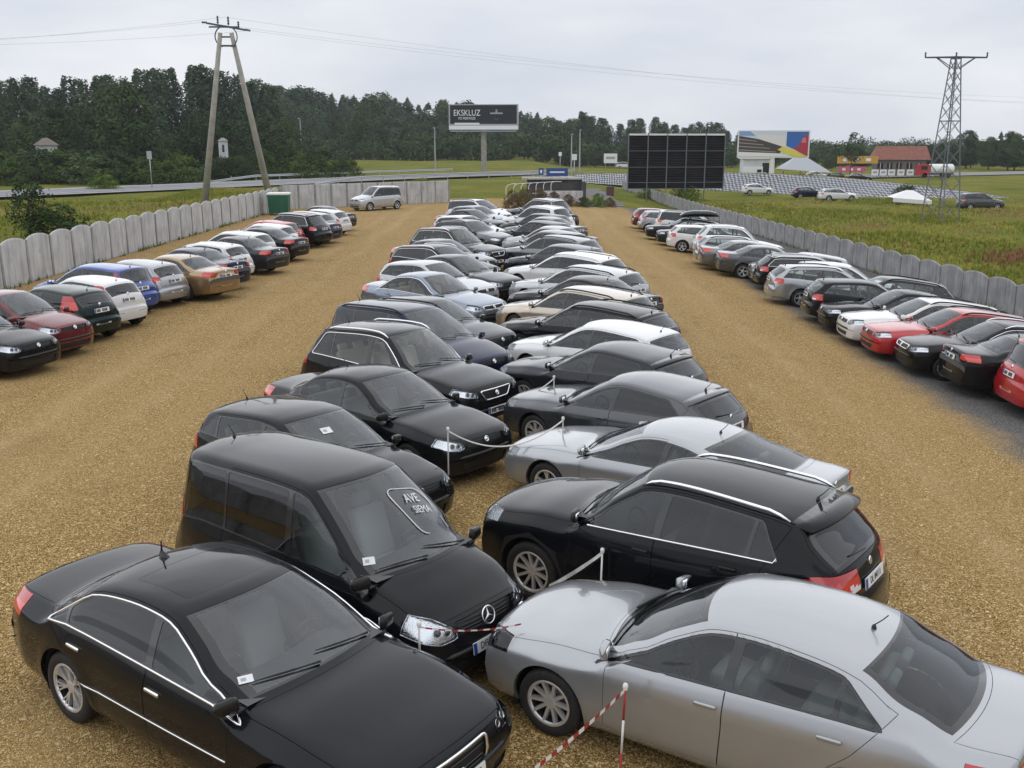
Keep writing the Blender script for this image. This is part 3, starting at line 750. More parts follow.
def _parts(s):
    p = s.p; g = lambda k: p[k]; T = []            # (name, mesh, local matrix, parent index, paint?, far?)
    FO, WB, W, H, r, xt, xc, xw, xr, xb = g('FO'), g('WB'), g('W'), g('H'), g('r'), s.xt, g('xc'), g('xw'), g('xr'), g('xb')
    nm = p['name']; I4 = Matrix.Identity(4)
    def add(name, me, M=None, parent=None, paint_=False, far=True):
        if me is None: return None
        T.append((name, me, M if M is not None else I4, parent, paint_, far)); return len(T)-1
    PM = M_BLACK
    add('body', s.region('body', 0, .0, .035, 0, .03, [PM, M_TRIM], nm+'_body'), paint_=True)
    # underbody with the wheel housings and cabin floor
    um = s.region(('under', ), 0, 0, 0, 0, 0, [M_UNDER], nm+'_under')
    b = MB(); b.v = [tuple(v.co) for v in um.vertices]; b.f = [tuple(q.vertices) for q in um.polygons]; b.m = [0]*len(b.f); bpy.data.meshes.remove(um)
    for wx in (0, -WB):
        for sg in (1, -1):
            vs = []; fs = []; nn = 20; ro = s.Ra+.008
            for k in range(nn+1):
                a = math.pi*(-.12+1.24*k/nn)
                for yy in (W-.06, W-.36):
                    px_, pz_ = wx+ro*math.cos(a), r+ro*math.sin(a); hit, _n = s.ray_top(px_, yy)
                    if hit: pz_ = min(pz_, hit.z-.03)
                    vs.append((px_, sg*yy, pz_))
            for k in range(nn): fs.append((2*k, 2*k+1, 2*k+3, 2*k+2))
            fs.append(tuple(2*k+1 for k in range(nn+1))); b.add(vs, fs)
    b.box((-WB/2, 0, g('zb')+.09), (WB+FO*.5, W*1.5, .03))
    b.box((xc+.06, 0, lerp(g('zb'), g('zc'), .42)), (.05, W*1.42, (g('zc')-g('zb'))*.62))                     # bulkhead
    add('underbody', b.mesh(nm+'_underbody', M_UNDER))
    if g('plastic'): add('cladding', s.region('cladding', 0, 0, .03, 0, .02, [M_BLACK, M_TRIM], nm+'_cladding'))
    add('bonnet', s.region('hood', 0, .0045, .02, 0, 0, [PM], nm+'_hood'), paint_=True)
    bt = add('boot_lid' if p['three'] else 'tailgate', s.region('boot', 0, .0045, .02, 0, .03, [PM, M_TRIM], nm+'_boot'), paint_=True)
    add('windscreen', s.region('windshield', 0, 0, 0, .003, 0, [M_WS], nm+'_windscreen'))
    add('windscreen_border', s.region('frit_f', 0, 0, .01, .003, 0, [M_GLOSSB], nm+'_wborder'))
    add('rear_window', s.region('rear_window', 0, 0, 0, .003, 0, [M_PG if p['privacy'] else M_SG], nm+'_rear_window'))
    add('rear_window_border', s.region('frit_r', 0, 0, .01, .003, 0, [M_GLOSSB], nm+'_rborder'))
    if p['sunroof']: add('sunroof', s.region('sunroof', 0, .004, .015, .001, 0, [M_SUNR], nm+'_sunroof'))
    zB = lambda x: float(s.fS(x))
    for sg in (1, -1):
        for dn, pn in (('door_f', ('pane_f',)), ('door_r', ('pane_r', 'pane_q') if g('dr') > (g('xdr') or 0)-.45 else ('pane_r',))):
            me = s.region(dn, sg, .005, .03, 0, .03, [PM, M_TRIM], nm+'_'+dn)
            di = add('door', me, paint_=True)
            if di is None: continue
            for q in pn:
                add('window', s.region(q, sg, 0, 0, .006, 0, [M_SG if (dn == 'door_f' or not p['privacy']) else M_PG], nm+q), None, di)
            xh = (g('xB')+.14) if dn == 'door_f' else (g('xdr')+.12)
            zh_ = zB(xh)-.115
            co, no = s.ray_side(xh, zh_)
            if co:
                M = Matrix.Translation((co.x, (co.y+.012)*sg, co.z)) @ Matrix.Rotation(.03, 4, 'Y')
                add('door_handle', box_mesh('handle', (.19, .03, .034), [PM], .012), M, di, True, False)
        if g('xdr') is None or g('dr') <= g('xdr')-.45:
            add('quarter_window', s.region('pane_q', sg, 0, 0, .006, 0, [M_SG if not p['privacy'] else M_PG], nm+'_q'))
        add('window_trim', s.region('dlo', sg, 0, .012, .002, .012, [M_GLOSSB, M_TRIM], nm+'_trim'))
        if p['chrome_dlo']:
            pts = []
            for (x, z) in s.dlo:
                co, no = s.ray_side(x, z)
                if co: pts.append(Vector((co.x, sg*(co.y+.002), co.z)))
            if p['chrome_dlo'] == 'low':
                xt_ = max(q.x for q in pts); pts = [q for q in pts if (q.z < zB(q.x)+.045 or q.x < g('dr')+.12) and q.x < xt_-.20]; pts.sort(key=lambda q: -q.x)
            else: pts.append(pts[0])
            c = MB(); c.tube(pts, .0115, 6, cap=False); add('chrome_moulding', c.mesh(nm+'_chrome', M_CHROME, True))
        if p['strip']:
            pts = []
            for x in np.linspace(g('xdf')-.03, g('xdr')+.1, 12):
                co, no = s.ray_side(float(x), .52); pts.append((co.x, sg*(co.y+.004), co.z))
            c = MB(); c.tube(pts, .008, 6); add('side_moulding', c.mesh(nm+'_strip', M_CHROME, True))
        # lights
        hl = add('headlight', s.region('headlight', sg, .004, 0, .035, 0, [M_REFL if p['head_kind'] == 'clear' else M_GLOSSB], nm+'_lamp'))
        if hl is not None:
            idx = sorted({i for f, l in zip(s.F, s.lab) if l == 'headlight' for i in f}); P = s.V[idx]; cen = P.mean(0)
            c = MB(); y0, y1 = P[:, 1].min(), P[:, 1].max()
            for tt, rad in ((.24, .036), (.50, .040)):
                yy = lerp(y0, y1, tt); zz = P[abs(P[:, 1]-yy) < .05][:, 2]
                if len(zz) < 2 or zz.max()-zz.min() < .06: continue
                rad = min(rad, (zz.max()-zz.min())*.40); co, no = s.ray_front(yy, (zz.max()+zz.min())/2)
                if co:
                    k0 = len(c.v); c.lathe([(rad*1.1, -.030), (rad*1.1, -.022), (rad, -.016), (rad*.85, -.030)], 'X', 14); c.lathe([(rad*.85, -.026), (rad*.5, -.018), (0, -.015)], 'X', 14, mi=1)
                    Mb_ = basis(Vector((no.x, no.y*sg, no.z)))
                    for q in range(k0, len(c.v)): c.v[q] = tuple(Mb_ @ Vector(c.v[q])+Vector((co.x, sg*co.y, co.z)))
            if c.v: add('projector', c.mesh(nm+'_proj', [M_CHROME, M_GLOSSB], True), None, hl, False, False)
            add('lens', s.region('headlight', sg, .003, .012, .001, 0, [M_LENS], nm+'_lens'), None, hl)
        me = s.region('taillight', sg, .003, .03, -.004, 0, [M_RED, M_REDL, M_LAMPW], nm+'_tail')
        if me:
            zs_ = [v.co.z for v in me.vertices]; z0, z1 = min(zs_), max(zs_)
            ys_ = [abs(v.co.y) for v in me.vertices]; y0 = min(ys_)
            for q in me.polygons:
                t = (q.center.z-z0)/(z1-z0+1e-6)
                q.material_index = 2 if (t < .30 and t > .12 and abs(q.center.y)-y0 < .16 and z1-z0 < .26) else 1 if .12 < t < .62 else 0
            add('taillight', me)
        # mirror
        xm = s.dlo[0][0]-.04; xm = max(q[0] for q in s.dlo)-.10; co, no = s.ray_side(xm, zB(xm)+.03)
        if co:
            me = mirror_mesh(); me = me if sg > 0 else flip_mesh(me)
            add('wing_mirror', me, Matrix.Translation((co.x+.01, sg*(co.y+.03), co.z+.045)), None, True)
        # wheels
        for wx in (0, -WB):
            hb, ty, rm = wheel_meshes(r, g('spokes'), g('rimm'))
            M = Matrix.Translation((wx, sg*(W-.135), r))
            if sg < 0: M = M @ Matrix.Rotation(math.pi, 4, 'Z')
            M = M @ Matrix.Rotation(random.uniform(0, 6), 4, 'Y')
            wi = add('wheel', hb, M); add('tyre', ty, None, wi); add('rim', rm, None, wi)
        # seats and roof rails
        add('seat', seat_mesh(p['seat']), Matrix.Translation((xc-1.02, sg*.37, (.16 if p['style'] in ('suv', 'mpv') else .0)+(H-1.45)*.25)), None, False, False)
        if p['rails']:
            pts = []; xa, xz = xw-.10, xr+.18
            k0 = [];
            for i, t in enumerate(np.linspace(0, 1, 16)):
                x = lerp(xa, xz, t); yc = float(np.interp(-x, -s.xs, s.pts[:, I_CA, 1]))-.015
                co, no = s.ray_top(x, yc); lift = .045*min(1, min(t, 1-t)*9); pts.append((co.x, sg*co.y, co.z+lift+.004))
            c = MB(); c.tube(pts, [.012]+[.02]*14+[.012], 8); add('roof_rail', c.mesh(nm+'_rail', p['rails'], True))
    add('rear_seat', seat_mesh(p['seat'], True), Matrix.Translation((xc-1.92, 0, (.16 if p['style'] in ('suv', 'mpv') else .0)+(H-1.45)*.25)), None, False, False)
    # dashboard and steering wheel
    c = MB(); zc = g('zc'); n = 9; prof = [(xc-.02, zc-.03), (xc-.30, zc-.02), (xc-.52, zc-.07), (xc-.62, zc-.20), (xc-.50, zc-.42), (xc-.1, zc-.5)]
    vs = []; fs = []
    for k in range(n):
        y = -W*.80+W*1.6*k/(n-1)
        for (x, z) in prof: vs.append((x-.05*(y/W)**2, y, z+(.04*math.exp(-((y-.37)/.16)**2) if x < xc-.2 and z > zc-.25 else 0)))
    m_ = len(prof)
    for k in range(n-1):
        for j in range(m_-1): fs.append((k*m_+j, k*m_+j+1, (k+1)*m_+j+1, (k+1)*m_+j))
    c.add(vs, fs); add('dashboard', c.mesh(nm+'_dash', M_TRIM, True), None, None, False, False)
    add('steering_wheel', steer_mesh(), Matrix.Translation((xc-.68, .37, zc-.10)) @ Matrix.Rotation(.42, 4, 'Y'), None, False, False)
    # grille, intake, plates
    gi = add('grille', s.region('grille', 0, 0, 0, .022, 0, [M_BLACK], nm+'_grille'))
    if gi is not None:
        idx = sorted({i for f, l in zip(s.F, s.lab) if l == 'grille' for i in f}); P = s.V[idx]; z0, z1 = P[:, 2].min(), P[:, 2].max()
        ns = max(3, int((z1-z0)/.032)); c = MB(); gp = g('grille') or None
        for k in range(1, ns):
            z = lerp(z0, z1, k/ns); ys = P[abs(P[:, 2]-z) < .02][:, 1]
            if len(ys) == 0: continue
            ym = ys.max()-.01; pts = []
            for y in np.linspace(-ym, ym, 9):
                co, no = s.ray_front(float(y), float(z))
                if co: pts.append((co.x-.008, float(y), co.z))
            if len(pts) > 2: c.tube(pts, .006, 5)
        if c.v: add('slats', c.mesh(nm+'_slats', M_GLOSSB if p['style'] != 'suv' else M_BLACK, True), None, gi)
        if p['chrome_grille']:
            poly = g('grille') or [(-.01, z0), (.40, z0), (.43, z1), (-.01, z1)]; pr = [q for q in poly if q[0] > 0]
            loop = [(q[0], q[1]) for q in pr]; loop = dedupe(round_poly([(-a, b_) for a, b_ in loop[::-1]]+loop, .05, 3)); pts = []
            loop.append(loop[0]); full = []
            for (a0, b0_), (a1, b1_) in zip(loop, loop[1:]):
                for t in np.linspace(0, 1, 5)[:-1]: full.append((lerp(a0, a1, t), lerp(b0_, b1_, t)))
            full.append(full[0])
            for (y, z) in full:
                co, no = s.ray_front(y, z)
                if co: pts.append((co.x+.002, y, z))
            c = MB(); c.tube(pts, .016, 6, cap=False); add('grille_frame', c.mesh(nm+'_gframe', M_CHROME, True), None, gi)
        zc_ = (z0+z1)/2+.01; co, no = s.ray_front(0.0, zc_)
        if co and p.get('emblem', True):
            c = MB()
            if p['star']:
                rad = .085; k = 24; c.tube([(0, rad*math.cos(2*math.pi*i/k), rad*math.sin(2*math.pi*i/k)) for i in range(k+1)], .008, 6, cap=False)
                for i in range(3):
                    a = math.pi/2+2*math.pi*i/3; c.add([(.012, 0, 0), (0, .016*math.cos(a+1.05), .016*math.sin(a+1.05)), (0, rad*math.cos(a), rad*math.sin(a)), (0, .016*math.cos(a-1.05), .016*math.sin(a-1.05))], [(0, 1, 2), (0, 2, 3)])
            else: c.lathe([(.048, -.004), (.05, .004), (.042, .010), (.036, .006), (0, .006)], 'X', 18); c.box((.008, 0, 0), (.008, .05, .012)); c.box((.008, 0, 0), (.008, .014, .055))
            Mx = Matrix.Translation((co.x+.010, 0, zc_)) @ basis(Vector((1, 0, .35))).to_4x4()
            add('emblem', c.mesh(nm+'_emblem', M_CHROME, True), Mx, gi)
    add('air_intake', s.region('intake', 0, 0, 0, .02, 0, [M_BLACK], nm+'_intake'))
    zp = p.get('plate_f', .47); co, no = s.ray_front(0.0, zp); pf = add('number_plate', plate_mesh(), Matrix.Translation((co.x+.014, 0, zp)) @ basis(Vector((1, 0, .12))).to_4x4())
    add('registration', marks_mesh(), None, pf)
    zp = p.get('plate_r', (g('zte')-.20) if p['three'] else .86 if p['style'] != 'suv' else .94); co, no = s.ray_back(0.0, zp)
    Mb = Matrix.Translation((co.x-.014, 0, zp)) @ basis(Vector((-1, 0, .15))).to_4x4(); pb = add('number_plate', plate_mesh(), Mb); add('registration', marks_mesh(), None, pb)
    s.plate_idx = (pf, pb)
    # tail emblem, wipers, aerial, spoiler
    co, no = s.ray_back(0.0, zp+.16 if not p['three'] else g('zte')-.06)
    if co:
        c = MB(); c.lathe([(.04, 0), (.042, .008), (.03, .012), (0, .012)], 'X', 16); add('emblem', c.mesh(nm+'_remb', M_CHROME, True), Matrix.Translation((co.x, 0, co.z)) @ basis(Vector((-1, 0, .2))).to_4x4(), None, False, False)
    for y0, y1 in ((.62, .02), (-.02, -.58)):
        c = MB(); pts = []
        for t in np.linspace(0, 1, 7):
            y = lerp(y0, y1, t); x = xc-.03-.11*(abs(y)/.7)**2-.10*t; co, no = s.ray_top(x, y)
            pts.append((co.x+.01, y, co.z+.018))
        c.tube(pts, [.012, .008, .008, .010, .010, .008, .004], 5); add('wiper', c.mesh(nm+'_wiper', M_BLACK, True), None, None, False, False)
    if not p['three']:
        c = MB(); pts = []
        for t in np.linspace(0, 1, 5):
            y = lerp(.0, .34, t); x = xb+.02; z = g('zd')+.03+.02*t
            co, no = s.ray_back(y, z); pts.append((co.x-.012, y, z))
        c.tube(pts, .008, 5); add('wiper', c.mesh(nm+'_rwiper', M_BLACK, True), None, None, False, False)
    for (zz_, sgn_, yw) in ((.495, -1, W*.66),):
        c = MB(); pts = []
        for yy in np.linspace(-yw, yw, 17):
            co, no = s.ray_back(float(yy), zz_); pts.append((co.x-.004, float(yy), zz_))
        c.tube(pts, [.004]+[.026]*15+[.004], 8); add('bumper_strip', c.mesh(nm+'_strip_r', M_BLACK, True))
    co, no = s.ray_top(xr+.14, 0.0); c = MB()
    if p.get('aerial') == 'fin':
        c.add([(.09, .02, 0), (.09, -.02, 0), (-.05, -.03, 0), (-.05, .03, 0), (-.045, 0, .065), (-.02, 0, .06)], [(0, 1, 5), (1, 2, 4, 5), (2, 3, 4), (3, 0, 5, 4)]); c.box((-.03, 0, .10), (.012, .012, .1))
    else: c.lathe([(.022, 0), (.018, .02), (.007, .035)], 'Z', 8); c.tube([(0, 0, .03), (-.06, 0, .09), (-.10, 0, .14)], .005, 5)
    add('aerial', c.mesh(nm+'_aerial', M_BLACK, True), Matrix.Translation(co), None, False, False)
    if p['spoiler']:
        vs = []; fs = []; n = 13; ln = p['spoiler']
        yc = float(np.interp(-xr, -s.xs, s.pts[:, I_CA, 1]))*.99
        for k in range(n):
            y = lerp(-yc, yc, k/(n-1)); co, no = s.ray_top(xr+.10+.07*(y/yc)**2, y); d = ln*(1-.25*(y/yc)**4); x0 = co.x; z0 = co.z
            vs += [(x0, y, z0+.006), (x0-d*.6, y, z0-.010), (x0-d, y, z0-.030), (x0-d-.005, y, z0-.050), (x0-d*.7, y, z0-.062), (x0-.02, y, z0-.03)]
        for k in range(n-1):
            for j in range(6): fs.append((k*6+j, (k+1)*6+j, (k+1)*6+(j+1) % 6, k*6+(j+1) % 6))
        fs += [tuple(range(6)), tuple((n-1)*6+j for j in range(6))[::-1]]
        c = MB(); c.add(vs, fs); add('spoiler', c.mesh(nm+'_spoiler', PM, True), None, None, True)
    s.T = T
CarType.parts = _parts

def place_car(ct, loc, heading, pm, label, cat='car', group=None, name='parked_car', near=True, regs=None, handle=None):
    """root stands on the ground under the middle of the wheelbase; loc is the front axle on the ground"""
    WB = ct.p['WB']; ca, sa = math.cos(heading), math.sin(heading)
    root = empty(name, (loc[0]-WB/2*ca, loc[1]-WB/2*sa, 0), heading)
    zf, zr_ = gz(loc[0], loc[1]), gz(loc[0]-WB*ca, loc[1]-WB*sa)
    ry_, rx_ = loc[0]+ .8*sa, loc[1]-.8*ca
    zl, zr2 = gz(loc[0]-WB/2*ca-.8*sa, loc[1]), gz(loc[0]-WB/2*ca+.8*sa, loc[1])
    root.location.z = (zf+zr_)/2
    root.rotation_euler = (math.atan2(zl-zr2, 1.6), -math.atan2(zf-zr_, WB), heading)
    tag(root, label, cat, group)
    objs = []; off = Matrix.Translation((WB/2, 0, 0))
    for (nm, me, M, par, pt, far) in ct.T:
        if not near and not far: objs.append(None); continue
        o = bpy.data.objects.new(nm, me)
        COL.objects.link(o)
        pr = root if par is None else objs[par]
        if pr is None: pr = root
        o.parent = pr
        o.matrix_local = (off @ M) if par is None else M
        if pt and len(o.material_slots):
            o.material_slots[0].link = 'OBJECT'; o.material_slots[0].material = (handle if (handle and nm == 'door_handle') else pm)
        objs.append(o)
    if regs:
        for k, txt in zip(ct.plate_idx, regs):
            if txt is None: continue
            pl = objs[k]
            for ch in list(pl.children): bpy.data.objects.remove(ch)
            t = bpy.data.objects.new('registration', text_mesh(txt, .098, 'registration', M_INK, squeeze=.80)); COL.objects.link(t); t.parent = pl
            t.matrix_local = Matrix.Translation((.007, .022, -.002)) @ Matrix(((0, 0, 1, 0), (1, 0, 0, 0), (0, 1, 0, 0), (0, 0, 0, 1)))
    return root
CT = {}
def ctype(key, style, **kw): CT[key] = CarType(style, key, **kw)
ctype('limousine', 'sedan', FO=.95, WB=2.944, RO=1.16, W=.947, H=1.444, zh=.79, zc=.97, xc=-.52, xw=-1.40, xp=-2.0, xr=-2.78, xb=-3.38, zd=1.06, zte=1.03, b0=.90, b1=.955, r=.345, xdf=-.62, xB=-1.70, xdr=-2.85,
      dr=-3.26, dru=-2.80, xq=-2.93, spokes=('mesh', 7), chrome_dlo='all', strip=True, sunroof=True, privacy=True, chrome_grille=True, grille=[(-.01,.36),(.28,.36),(.35,.70),(-.01,.71)], intake=[(.42,.28),(.66,.28),(.66,.38),(.46,.38)],
      head=[(.46,0.620),(.47,0.695),(.62,0.735),(.80,0.750),(.90,0.720),(.90,0.660),(.74,0.620),(.6,0.605)], plate_f=.46, aerial='fin', head_kind='dark')
ctype('van', 'mpv', tum=.24, star=True, head=[(.40,0.650),(.44,0.760),(.56,0.850),(.74,0.910),(.86,0.890),(.87,0.790),(.78,0.690),(.6,0.635)], grille=[(-.01,0.650),(.37,0.660),(.41,0.800),(-.01,0.820)], plate_f=.49, privacy=True,
      tail_x=.26, tail=[(.68,.95),(.66,1.55),(.95,1.55),(.95,.95)], plate_r=.80, spokes=('cover', 7), zc=1.12, bow=.20, RO=.72, H=1.85, xr=-3.42, xb=-3.54)
ctype('liftback', 'sedan', FO=.88, WB=2.686, RO=1.09, W=.907, H=1.461, xc=-.40, xw=-1.22, xr=-2.66, zr=.085, xb=-3.36, zd=1.075, zte=1.05, xB=-1.62, xdr=-2.58, dr=-2.84, dru=-2.50, xq=-2.46, b0=.915, b1=.985, spokes=10, tum=.47,
      head_kind='dark', tail=[(.42,.80),(.46,.93),(.95,.95),(.95,.80)], privacy=False)
ctype('crossover', 'suv', H=1.72, b0=1.10, b1=1.20, zc=1.16, zh=.985, dr=-2.92, dru=-2.70, xq=-2.58, zd=1.22, zte=1.0, privacy=True, chrome_dlo='low', rails=M_CHROME, spoiler=.30, plastic=.36, spokes=10, r=.36, seat=M_SEATB, plate_r=.98, tail=[(.44,1.00),(.44,1.09),(.60,1.15),(.95,1.18),(.95,.96),(.7,.95)],
      fin=[(-3.00,1.10),(-3.30,1.165),(-3.8,1.15),(-3.8,.93),(-3.42,.95)])
ctype('coupe', 'coupe', FO=1.0, WB=2.80, RO=1.18, xb=-3.42, xr=-2.45, spokes=('twin', 5), chrome_dlo=False, head=[(.52,0.620),(.55,0.700),(.70,0.740),(.90,0.730),(.90,0.660),(.7,0.620)], seat=M_SEAT)
ctype('sport_hatch', 'hatch', FO=.92, RO=.84, H=1.455, W=.885, xc=-.42, zc=.98, xw=-1.25, xr=-2.95, dr=-2.86, dru=-2.56, xq=None, privacy=True, spokes=('twin', 7), rimm=M_ALLOY, spoiler=.16, b0=.93, b1=1.03)
ctype('hatchback', 'hatch', spokes=('twin', 5))
ctype('small_hatch', 'hatch', FO=.78, WB=2.46, RO=.66, W=.83, H=1.47, xc=-.30, xw=-1.05, xp=-1.5, xr=-2.72, xb=-2.98, xB=-1.48, xdr=-2.36, dr=-2.78, dru=-2.5, xq=-2.38, r=.295, spokes=('cover', 7), tail=[(.55,.86),(.55,1.02),(.95,1.04),(.95,.84)])
ctype('fin_hatch', 'hatch', FO=.80, WB=2.49, RO=.58, W=.825, H=1.45, xc=-.30, xw=-1.05, xp=-1.5, xr=-2.72, xb=-2.96, xB=-1.55, xdr=None, dr=-2.74, dru=-2.45, xq=None, r=.295, spokes=('cover', 6),
      tail_x=.70, tail=[(.63,.92),(.575,1.28),(.95,1.28),(.95,.92)], privacy=True)
ctype('saloon', 'sedan', spokes=('twin', 5))
ctype('chrome_saloon', 'sedan', spokes=('twin', 7), chrome_dlo='all', chrome_grille=True, W=.915, H=1.465, seat=M_SEATB)
ctype('estate', 'wagon', spokes=('twin', 5), rails=M_BLACK, spoiler=.12)
ctype('chrome_estate', 'wagon', spokes=10, rails=M_CHROME, chrome_dlo='all', privacy=True, spoiler=.14, chrome_grille=True)
ctype('suv', 'suv', FO=.90, WB=2.70, RO=1.0, H=1.71, W=.94, rails=M_CHROME, chrome_dlo='all', privacy=False, spoiler=.16, chrome_grille=True, spokes=('twin', 5), seat=M_SEATB, r=.365, grille=[(-.01,0.680),(.30,0.680),(.42,0.850),(-.01,0.860)],
      head=[(.48,0.740),(.50,0.850),(.66,0.910),(.90,0.930),(.90,0.840),(.7,0.770)])
ctype('minivan', 'mpv', FO=.90, WB=2.84, RO=.92, W=.91, H=1.70, zh=.90, zc=1.12, xc=-.18, xw=-1.15, xp=-1.8, xr=-3.45, zr=.09, xb=-3.66, zd=1.08, zte=.9, b0=1.0, b1=1.05, tum=.38, xdf=-.58, xB=-1.55, xdr=-2.62, dr=-3.55, dru=-3.38, xq=-2.66,
      r=.33, spokes=('twin', 5), rails=M_BLACK, privacy=True)
ctype('compact_mpv', 'mpv', FO=.80, WB=2.50, RO=.65, W=.85, H=1.55, zh=.87, zc=1.06, xc=-.14, xw=-1.0, xp=-1.5, xr=-2.82, zr=.09, xb=-3.02, zd=1.04, zte=.86, b0=.95, b1=1.01, tum=.40, xdf=-.50, xB=-1.38, xdr=-2.28, dr=-2.88, dru=-2.72, xq=-2.32,
      r=.30, spokes=('cover', 7), tail_x=.52, tail=[(.66,.92),(.60,1.38),(.95,1.38),(.95,.92)])
ctype('tall_minivan', 'mpv', FO=.88, WB=2.80, RO=.80, W=.90, H=1.84, zh=.94, zc=1.18, xc=-.16, xw=-1.02, xp=-1.8, xr=-3.36, zr=.06, xb=-3.52, zd=1.10, zte=.92, b0=1.05, b1=1.10, tum=.30, xdf=-.56, xB=-1.50, xdr=-2.52, dr=-3.36, dru=-3.26, xq=-2.56, r=.33, spokes=('twin', 5), privacy=True)
# ------------------------------------------------------------------ paints
PT = {}
for k, c, me_ in (('black', (.006,.0065,.008), .0), ('jet', (.010,.010,.012), .2), ('anthracite', (.030,.032,.037), .5), ('graphite', (.075,.078,.085), .6), ('grey', (.17,.175,.18), .7),
                 ('silver', (.365,.375,.39), .62), ('pale_silver', (.47,.48,.49), .5), ('greyblue', (.20,.24,.30), .7), ('white', (.68,.68,.675), .0), ('champagne', (.50,.44,.36), .7), ('gold', (.33,.22,.11), .65),
                 ('darkred', (.13,.010,.013), .35), ('red', (.40,.010,.016), .1), ('blue', (.025,.07,.30), .3), ('navy', (.010,.014,.040), .4), ('bottle', (.010,.020,.018), .4)):
    PT[k] = paint(k, c, me_)
ROW_L, ROW_R, ROW_A, ROW_B = 'cars parked nose to nose in the middle, facing the gravel lane', 'cars parked nose to nose in the middle, tails to the wide lane', 'cars parked along the pale fence', 'cars parked along the scalloped fence'
HL, HR = R(-39), R(141)
# (type, paint, reference point, pixel x, pixel y, heading, short name, what sets it apart)
CARS_L = [
 ('limousine','black','axle',-1.14,7.22,R(-36),'black limousine','with chrome window surrounds and multi-spoke wheels'),
 ('van','black','axle',-.74,9.30,R(-39),'black high-roofed van','with a star badge and painted windscreen'),
 ('hatchback','black','ws',320,415,HL,'black hatchback','with a white sticker behind its windscreen'),
 ('saloon','black','ws',391,375,HL,'black saloon','with clear headlights and red tail lamp'),
 ('suv','black','ws',414,331,HL,'black off-roader','with chrome grille frame and silver roof rails'),
 ('minivan','navy','ws',427,310,HL,'navy people carrier','with a long blue bonnet'),
 ('hatchback','anthracite','ws',446,300,HL,'anthracite hatchback',''),
 ('chrome_saloon','greyblue','ws',459,275,HL,'grey-blue saloon','with chrome window surrounds'),
 ('hatchback','pale_silver','ws',452,262,HL,'pale silver hatchback','with a cream roof'),
 ('saloon','anthracite','ws',466,257,HL,'anthracite saloon',''),
 ('chrome_estate','jet','ws',461,246,HL,'black estate','with chrome window surrounds'),
 ('saloon','graphite','ws',466,240,HL,'graphite saloon',''),
 ('suv','anthracite','ws',471,228,HL,'dark off-roader','with silver roof rails'),
 ('estate','graphite','ws',477,221,HL,'graphite estate',''),
 ('hatchback','white','ws',475,216,HL,'white hatchback',''),
 ('saloon','black','ws',482,210.5,HL,'black saloon',''),
 ('hatchback','greyblue','ws',482,206.5,HL,'grey-blue hatchback',''),
 ('minivan','white','ws',487,200.5,HL,'white people carrier',''),
 ('saloon','silver','ws',493,201,HL,'silver saloon','at the end by the rusty shrubs'),
]
CARS_R = [
 ('liftback','silver','axle',.80,8.72,R(146.5),'silver liftback','with black-bordered rear window'),
 ('crossover','black','axle',.74,11.42,R(143),'black off-roader','with chrome rails and a roof spoiler'),
 ('coupe','silver','roof',693,424,HR,'silver two-door coupe','with a sloping rear window'),
 ('sport_hatch','graphite','roof',686,372,HR,'graphite hatchback','with tinted rear windows'),
 ('sport_hatch','anthracite','roof',660,338,HR,'anthracite hatchback','with a note behind its side window'),
 ('hatchback','white','roof',624,324,HR,'white hatchback',''),
 ('estate','black','roof',610,306,HR,'black estate','with black roof rails'),
 ('estate','champagne','roof',588,287,HR,'champagne estate',''),
 ('saloon','black','roof',572,280,HR,'black saloon',''),
 ('estate','pale_silver','roof',581,268,HR,'pale silver estate',''),
 ('chrome_estate','white','roof',581,253,HR,'white estate','with tinted rear windows'),
 ('hatchback','anthracite','roof',564,244,HR,'anthracite hatchback',''),
 ('estate','grey','roof',560,236.5,HR,'grey estate',''),
 ('hatchback','graphite','roof',549,232,HR,'graphite hatchback',''),
 ('saloon','silver','roof',549,226.5,HR,'silver saloon',''),
 ('hatchback','black','roof',547,221,HR,'black hatchback',''),
 ('saloon','graphite','roof',546,217,HR,'graphite saloon',''),
 ('hatchback','bottle','roof',543,213,HR,'bottle green hatchback',''),
 ('suv','white','roof',543,206,HR,'white off-roader',''),
 ('saloon','black','roof',540,206,HR,'black saloon',''),
 ('suv','graphite','roof',537,198,HR,'graphite off-roader','at the end by the rusty shrubs'),
]
HA_IN, HA_OUT = R(158), R(-20)
